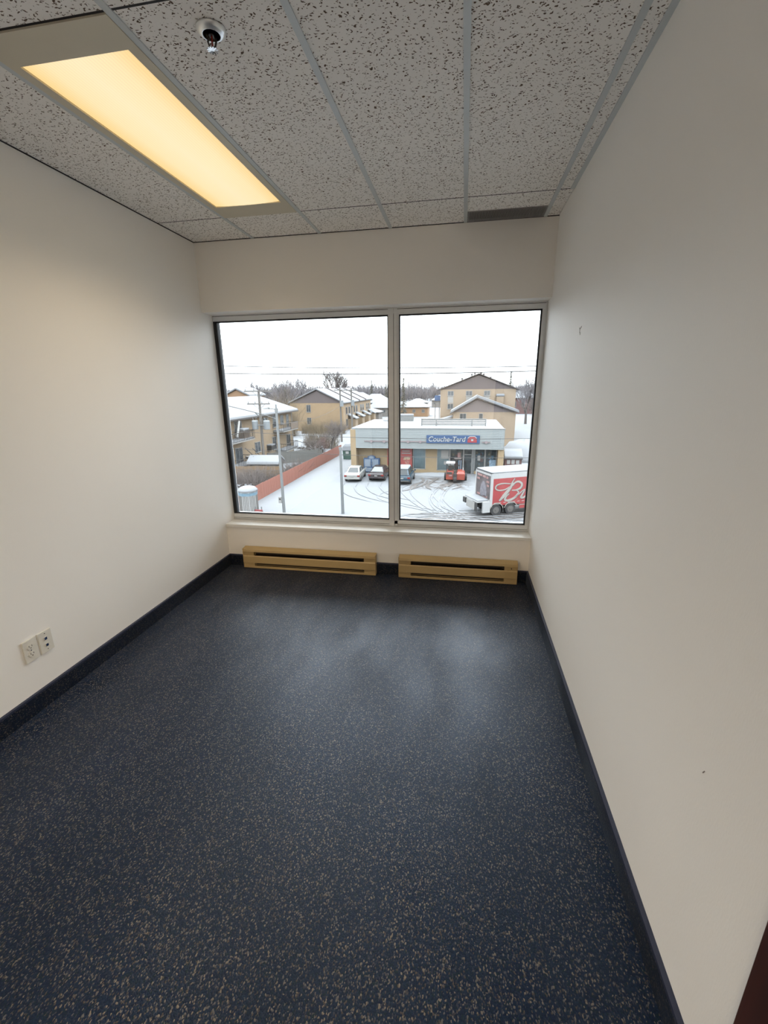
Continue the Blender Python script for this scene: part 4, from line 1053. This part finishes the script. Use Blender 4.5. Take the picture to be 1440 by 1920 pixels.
house(-28.6, 150, 7.5, 7, 2.8, 5.2, 'greywall', 'grey house with snowy roof beside the window mullion')
house(-36.0, 190, 9, 8, 3.0, 5.4, 'pale', 'pale house far down the street beyond the grey one')
house(-28.5, 134, 6, 6, 2.2, 3.2, 'greywall', 'low snowy garage beyond the ochre block')
house(-58.5, 109, 7, 9, 8.0, 9.6, 'orangewall', 'orange gabled house peeking over the tan block roof', ridge='y')
house(-78, 118, 10, 9, 7.4, 8.8, 'greywall', 'grey house far left behind the utility pole')
house(-46.5, 146, 8, 8, 7.6, 9.0, 'pale', 'pale house between the two brick blocks', ridge='x')
house(-10.5, 215, 9, 8, 3.2, 5.4, 'greywall', 'distant grey house left of the blue panel')
house(-47, 235, 12, 9, 3.2, 5.8, 'pale', 'distant pale house before the woods', ridge='x')
house(-62, 260, 12, 9, 4, 6.4, 'greywall', 'distant grey house furthest along the woods', ridge='x')
house(21.0, 165, 9, 8, 5.4, 7.6, 'maroon', 'reddish house behind the bare trees at the right window edge')
house(36, 118, 11, 9, 4.6, 6.8, 'pale', 'pale house beyond the right window edge, first behind the trailer')
house(52, 135, 12, 9, 5.0, 7.2, 'orangewall', 'orange house beyond the right window edge, second behind the trailer')
house(72, 150, 12, 9, 5.0, 7.4, 'greywall', 'grey house beyond the right window edge, third behind the trailer')
sh = root('garden_shed', (-22.6, 46.6, G), .1, label='small garden shed under a smooth snow roof by the utility pole', cat='shed')
obj('wall', BOX(-1.7, 1.7, 0, 2.2, 0, 1.5), M['greyfence'], sh); obj('roof', MB().prism([(-.2, 1.45), (1.1, 2.1), (2.4, 1.45)], 'x', -1.9, 1.9), M['darkroof'], sh)
obj('roof_snow', MB().prism([(-.2, 1.48), (1.1, 2.13), (2.4, 1.48), (2.3, 1.8), (1.1, 2.42), (-.1, 1.8)], 'x', -1.92, 1.92), M['snow'], sh, bevel=.08)
obj('door', BOX(-.4, .4, -.04, 0, .05, 1.35), M['wood_tan'], sh)

# ------------------------------------------------------------------ white ribbed portable cabin, red sign
pc = root('portable_toilet', (-17.0, 31.9, G), .15, label='white ribbed portable toilet with blue band and snow dome by the red fence', cat='portable toilet')
n8 = 8
def octo(r, z): return [(r * math.cos(math.pi / 8 + i * math.pi / 4), r * math.sin(math.pi / 8 + i * math.pi / 4), z) for i in range(n8)]
obj('shell', MB().loft([octo(.74, 0), octo(.72, 1.7)]), M['white'], pc)
rb = MB()
for i in range(n8):
    a = octo(.745, 0)[i]; b = octo(.745, 0)[(i + 1) % n8]
    for k in (.15, .38, .62, .85):
        p = Vector(a).lerp(Vector(b), k); rb.tube((p.x, p.y, .1), (p.x * .98, p.y * .98, 1.62), .035, n=6)
obj('rib', rb, M['greywall'], pc)
obj('band', MB().loft([octo(.76, 1.66), octo(.76, 1.92)]), M['bandblue'], pc); obj('eave', MB().loft([octo(.80, 1.92), octo(.80, 1.98)]), M['white'], pc)
obj('snow_dome', MB().lathe([(.80, 1.97), (.76, 2.12), (.58, 2.28), (.3, 2.36), (.03, 2.38)], n=20), M['snow'], pc, smooth=True)
rs = root('red_barrier_sign', (-16.05, 31.6, G), label='small red sign panel standing in snow beside the portable toilet', cat='sign')
obj('panel', BOX(-.34, .34, -.03, .03, .08, .50), M['posterpink'], rs); obj('border', BOX(-.34, .34, -.035, -.03, .40, .50), M['signred'], rs)
for x in (-.25, .25): obj('post', BOX(x - .03, x + .03, 0, .06, 0, .75), M['galv'], rs)

# ------------------------------------------------------------------ poles, lamp posts and wires
up = root('utility_pole', (-24.65, 51.2, G), label='wooden utility pole with two cross-arms and grey transformers', cat='utility pole')
obj('pole', MB().tube((0, 0, 0), (.1, 0, 9.7), .19, .14, 10), M['wood'], up)
for z, xa, xb in ((9.6, -1.7, 1.95), (8.1, -1.45, 1.5)):
    c = obj('cross_arm', BOX(xa, xb, -.22, -.08, z - .07, z + .07), M['wood'], up)
    for k in range(4):
        x = xa + .15 + (xb - xa - .3) * k / 3
        obj('insulator', MB().tube((x, -.15, z + .07), (x, -.15, z + .27), .05, n=8), M['galv'], c)
    for s in (-1, 1): obj('brace', MB().bar((s * .75 + .1, -.15, z - .05), (.1, -.15, z - .65), .04, .04), M['galv'], c)
for x in (-.62, .92):
    t = obj('transformer', MB().lathe([(.02, 0), (.36, 0), (.38, .05), (.38, .98), (.33, 1.08), (.02, 1.1)], c=(x, -.25, 5.05), n=18), M['transformer'], up, smooth=False)
    for s in (-.15, .15): obj('bushing', MB().tube((x + s, -.25, 6.1), (x + s * 1.6, -.3, 6.5), .05, .03, 8), M['galv'], t)
    obj('bracket', BOX(min(x, 0), max(x, 0), -.3, -.1, 5.5, 5.62), M['galv'], up)
obj('cutout', MB().tube((-.5, -.15, 7.1), (-.15, -.1, 6.7), .09, n=8), M['galv'], up)
def lamp_post(x, y, h, arm, label, sign=False):
    l_ = root('lamp_post', (x, y, G), label=label, cat='lamp post')
    obj('shaft', MB().tube((0, 0, 0), (0, 0, h), .13, .09, 10), M['galv'], l_)
    obj('collar', MB().tube((0, 0, h - .25), (0, 0, h), .13, n=10), M['galv'], l_)
    if arm:
        obj('arm', MB().path([(0, 0, h - .1), (-.3, 0, h - .02), (-.62, 0, h)], .035, 6), M['galv'], l_)
        obj('luminaire', MB().loft([[(-.58, -.12, h - .06), (-.58, .12, h - .06), (-.58, .10, h + .08), (-.58, -.10, h + .08)], [(-1.1, -.14, h - .05), (-1.1, .14, h - .05), (-1.1, .06, h + .05), (-1.1, -.06, h + .05)]]), M['galv'], l_)
        obj('finial', MB().tube((0, 0, h), (0, 0, h + .3), .06, n=8), M['galv'], l_)
    if sign:
        s_ = obj('notice_plate', BOX(-.40, -.12, -.05, -.02, .85, 1.38), M['offwhite'], l_); obj('notice_symbol', MB().tube((-.26, -.05, 1.2), (-.26, -.06, 1.2), .08, n=10), M['blackpl'], s_)
    return l_
lamp_post(-14.28, 32.55, 8.45, True, 'tall grey lamp post with one arm and notice plate before the red fence', True)
lamp_post(-9.4, 33.07, 5.45, False, 'shorter plain grey post left of the white sedan')
def far_pole(x, y, h, label):
    p = root('utility_pole', (x, y, G), label=label, cat='utility pole')
    obj('pole', MB().tube((0, 0, 0), (0, 0, h), .2, .14, 8), M['wood'], p)
    c = obj('cross_arm', BOX(-1.1, 1.1, -.2, -.08, h - .45, h - .32), M['wood'], p)
    for x_ in (-.9, -.4, .4, .9): obj('insulator', MB().tube((x_, -.14, h - .32), (x_, -.14, h - .12), .05, n=6), M['galv'], c)
    obj('transformer', MB().tube((.35, -.3, h - 3.3), (.35, -.3, h - 2.2), .3, n=12), M['transformer'], p)
far_pole(-22.4, 80, 9.8, 'utility pole standing before the ochre block side wall')
far_pole(-21.8, 86, 9.7, 'thinner utility pole just right of the ochre block corner')
far_pole(-22.6, 146, 9.0, 'distant pole beside the snowy bungalow behind the shop')
def wire(pts, r, m, label):
    (a, b, c) = [Vector(p) for p in pts]; P_ = []
    for i in range(25):
        t = i / 24; l0 = (t - .5) * (t - 1) * 2; l1 = -t * (t - 1) * 4; l2 = t * (t - .5) * 2
        P_.append(a * l0 + b * l1 + c * l2)
    mb = MB()
    for p, q in zip(P_, P_[1:]): mb.tube(p, q, r, r, 5, False)
    obj('overhead_wire', mb, M[m], label=label, cat='wire', group='overhead wires')
wire([(-36, 40, 4.3), (-6.6, 40, 3.10), (24, 40, 3.35)], .036, 'wire', 'uppermost overhead wire crossing the open sky')
wire([(-36, 40, 3.45), (-6.6, 40, 2.60), (24, 40, 3.1)], .042, 'wire', 'second overhead wire crossing the sky just above the rooftops')
wire([(-36, 40, -1.3), (-8.15, 40, -3.07), (24, 40, -2.2)], .022, 'wire', 'sagging black wire crossing in front of the shop fascia')
wire([(-36, 40, -3.0), (-8.18, 40, -4.76), (24, 40, -3.9)], .022, 'wire', 'lower sagging black wire crossing in front of the shop windows')
wire([(-36, 40, 2.6), (-20.6, 36.5, .05), (-14.3, 32.6, -.9)], .035, 'wire', 'thick cable slanting down across the snowy roof to the lamp post')
far_pole(-36.1, 40, 13.2, 'roadside pole outside the picture that carries the wires, left')
far_pole(24.1, 40, 12.6, 'roadside pole outside the picture that carries the wires, right')
wire([(-24.6, 51, -2.6), (-23.4, 65.5, -3.3), (-22.4, 80, -1.8)], .02, 'wire', 'black service wire from the transformer pole towards the ochre block')
wire([(-36, 40, -4.2), (-25, 36.4, -5.3), (-14.3, 32.6, -4.9)], .018, 'wire', 'low black wire running before the tan block to the lamp post')

# ------------------------------------------------------------------ trees
def tree(name, x, y, h, spread, seed, label, lv=4, m1='bark', m2='twig', trunk=.28, r0=None, up_=.55, first=3, group='bare winter trees', low=.25):
    r = random.Random(seed); r0 = r0 or h * .022
    t = root(name, (x, y, G), label=label, cat='tree', group=group)
    big, small = MB(), MB()
    def grow(p, d, ln, rad, k):
        q = p + d * ln
        (big if k <= 1 else small).tube(p, q, rad, rad * .68, 6 if k == 0 else (4 if k == 1 else 3), False)
        if k >= lv: return
        n = first + (1 if r.random() < .5 else 0) if k else first + 2
        for i in range(n):
            s = 1 if (i == 0 and k) else r.uniform(.55, 1.0)
            st_ = p + d * ln * (s if k == 0 and False else r.uniform(.45, 1.0) if i else 1.0)
            a = Vector((r.gauss(0, 1), r.gauss(0, 1), r.gauss(0, .6))).normalized()
            nd = (d * .75 + a * spread + Vector((0, 0, up_ * .5))).normalized()
            grow(st_, nd, ln * r.uniform(.58, .80) if k else ln * r.uniform(.8, 1.1), rad * r.uniform(.45, .62), k + 1)
    grow(Vector((0, 0, 0)), Vector((r.uniform(-.05, .05), r.uniform(-.05, .05), 1)).normalized(), h * trunk, r0, 0)
    top = max(v[2] for v in small.v + big.v); q_ = h / top
    for mb_ in (big, small): mb_.v = [(v[0] * q_, v[1] * q_, v[2] * q_) for v in mb_.v]
    obj('trunk', big, M[m1], t); obj('branches', small, M[m2], t)
    return t
BIGS, BIGSEED = .55, 21
tree('bare_tree', -50.0, 170, 18.2, BIGS, BIGSEED, 'large bare tree rising behind the ochre block roof', lv=6, trunk=.22, r0=.55)
k = 0
for x, y, h, wd in ((-72, 150, 12.8, 'first'), (-66, 153, 14, 'second'), (-68, 138, 13, 'third'), (-60, 138, 14.2, 'fourth'), (-61.5, 164, 14.5, 'fifth'), (-52.5, 130, 12.6, 'sixth')):
    k += 1
    tree('bare_tree', x, y, h, .6, 20 + k, wd + ' bare tree from the left in the row behind the tan block', lv=5, trunk=.25, m2='twig_far', r0=.42)
tree('bare_tree', -44.5, 108, 11.6, .55, 41, 'bare tree just left of the ochre block gable', lv=5, trunk=.25, m2='twig')
tree('bare_tree', 16.4, 122, 13.2, .6, 51, 'bare tree beside the tall block roof edge', lv=6, trunk=.25, m2='twig_far')
tree('bare_tree', 20.6, 138, 12.6, .7, 52, 'tall bare tree behind the reddish house at the window edge', lv=6, trunk=.25, m2='twig_far')
tree('bare_tree', 17.9, 112, 7.6, .85, 53, 'spreading low tree with pale trunk right of the buff wing', lv=5, trunk=.33, r0=.3)
tree('bare_tree', 26.5, 152, 13, .7, 54, 'bare tree furthest right behind the buff wing', lv=5, trunk=.25, m2='twig_far')
tree('bare_tree', -20.5, 59.5, 3.6, .9, 61, 'small crooked tree with snowy limbs behind the red fence', lv=5, trunk=.3, r0=.16, group='small trees behind the red fence')
tree('bare_tree', -20.6, 67.5, 5.4, .85, 62, 'spreading fruit tree behind the far end of the red fence', lv=6, trunk=.26, r0=.2, group='small trees behind the red fence')
tree('bare_tree', -20.9, 63.5, 3.0, .9, 64, 'low reddish shrub dusted with snow behind the red fence', lv=6, trunk=.2, r0=.08, m2='twig_red', group='small trees behind the red fence')
def conifer(x, y, h, rad, seed, label):
    r = random.Random(seed); t = root('conifer', (x, y, G), label=label, cat='tree', group='distant conifers')
    obj('trunk', MB().tube((0, 0, 0), (0, 0, h), .22, .04, 6), M['bark'], t)
    m = MB(); n = 26
    for i in range(n):
        z = h * (.10 + .88 * i / n); q = rad * (1 - i / n) * r.uniform(.7, 1.15) + .12
        for j in range(7):
            a = r.uniform(0, 6.28); l_ = q * r.uniform(.6, 1.1); z_ = z + r.uniform(-.2, .2)
            e = Vector((math.cos(a) * l_, math.sin(a) * l_, z_ - l_ * r.uniform(.1, .5)))
            m.tube((0, 0, z_), e, .10, .03, 3, False)
            for k in range(3):
                c = Vector((0, 0, z_)).lerp(e, r.uniform(.35, .95)); m.tube(c, c + Vector((r.gauss(0, .22), r.gauss(0, .22), -r.uniform(.05, .3))), .07, .02, 3, False)
    obj('needles', m, M['conifer'], t)
conifer(-18.9, 142, 13.0, 1.7, 1, 'narrow rusty conifer right of the window mullion')
conifer(-51.5, 250, 14.5, 2.6, 2, 'tall distant conifer left of the window mullion')
conifer(-44.5, 258, 12, 2.0, 3, 'shorter distant conifer beside the tall one')
conifer(-47.5, 115, 9.8, 1.4, 4, 'small dark conifer tip above the ochre block ridge')
conifer(12.7, 130, 14.2, 1.4, 5, 'slim dark conifer above the tall block roof')
def bush(name, x, y, rx, ry, h, n, seed, m, label, lean=.5, cat='bush', snow=0):
    r = random.Random(seed); t = root(name, (x, y, G), label=label, cat=cat)
    mb = MB(); sn_ = MB()
    for i in range(n):
        p = Vector((r.uniform(-rx, rx), r.uniform(-ry, ry), 0)); d = Vector((r.gauss(0, lean), r.gauss(0, lean), 1)).normalized(); ln = h * r.uniform(.45, 1.0)
        q = p + d * ln * .6; e = q + (d + Vector((r.gauss(0, .4), r.gauss(0, .4), 0))).normalized() * ln * .45
        mb.tube(p, q, .022, .014, 3, False); mb.tube(q, e, .014, .006, 3, False)
        for k in range(3):
            s = p.lerp(q, r.uniform(.3, 1)); mb.tube(s, s + Vector((r.gauss(0, .3), r.gauss(0, .3), r.uniform(.1, .5))), .010, .004, 3, False)
        if snow and r.random() < snow:
            c = p.lerp(e, r.uniform(.5, 1)); w2 = r.uniform(.05, .12); sn_.box(c.x - w2, c.x + w2, c.y - w2, c.y + w2, c.z, c.z + w2 * .7)
    obj('stems', mb, M[m], t)
    if snow: obj('snow_clumps', sn_, M['snow'], t)
bush('bramble_thicket', -21.4, 40.6, 2.0, 2.3, 2.6, 900, 1, 'twig', 'dense bare bramble thicket along the near end of the red fence')
bush('bramble_thicket', -19.5, 48.6, .7, 2.4, 2.0, 380, 2, 'twig', 'bare bramble thicket behind the red fence below the utility pole')
bush('snowy_shrub', -20.6, 36.2, 1.6, 1.6, 1.5, 260, 3, 'twig', 'snow-clotted shrub behind the portable toilet', snow=.8)
bush('brown_thicket', -38.5, 88, 3.6, 2.5, 8.8, 1100, 4, 'twig_tan', 'dense olive-brown thicket between the two brick blocks', lean=.28)
bush('brown_thicket', -23.6, 71.5, 2.6, 1.4, 4.4, 420, 7, 'twig_tan', 'upright twiggy bushes in front of the ochre block', lean=.25)
bush('brown_thicket', -30.5, 94.5, 5.0, 1.2, 3.6, 700, 5, 'twig_tan', 'scrubby brown bushes at the foot of the ochre block', lean=.3)
bush('snowy_shrub', -22.5, 62.5, 1.8, 1.2, 1.8, 220, 6, 'twig', 'snow-dusted shrub beside the tan block stairs', snow=.6)
# distant woods: nobody could count it
wd_ = MB(); r = random.Random(99)
for i in range(2600):
    y = r.uniform(300, 430); x = r.uniform(-.66, .32) * y; hh = r.uniform(8.5, 13.5) * (1.0 if x > -150 else .8)
    if r.random() < .06: hh *= 1.35
    wd_.tube((x, y, 0), (x, y, hh * .5), .22, .15, 3, False)
    for k in range(10):
        a = r.uniform(0, 6.28); z0 = hh * r.uniform(.0, .5); q = r.uniform(.6, 2.6)
        wd_.tube((x, y, z0), (x + math.cos(a) * q, y + math.sin(a) * q, min(hh, z0 + hh * r.uniform(.3, .55))), .16, .05, 3, False)
obj('distant_woods', wd_, M['twig_far'], loc=(0, 0, G), kind='stuff', label='long band of bare grey woods on the horizon', cat='woods')
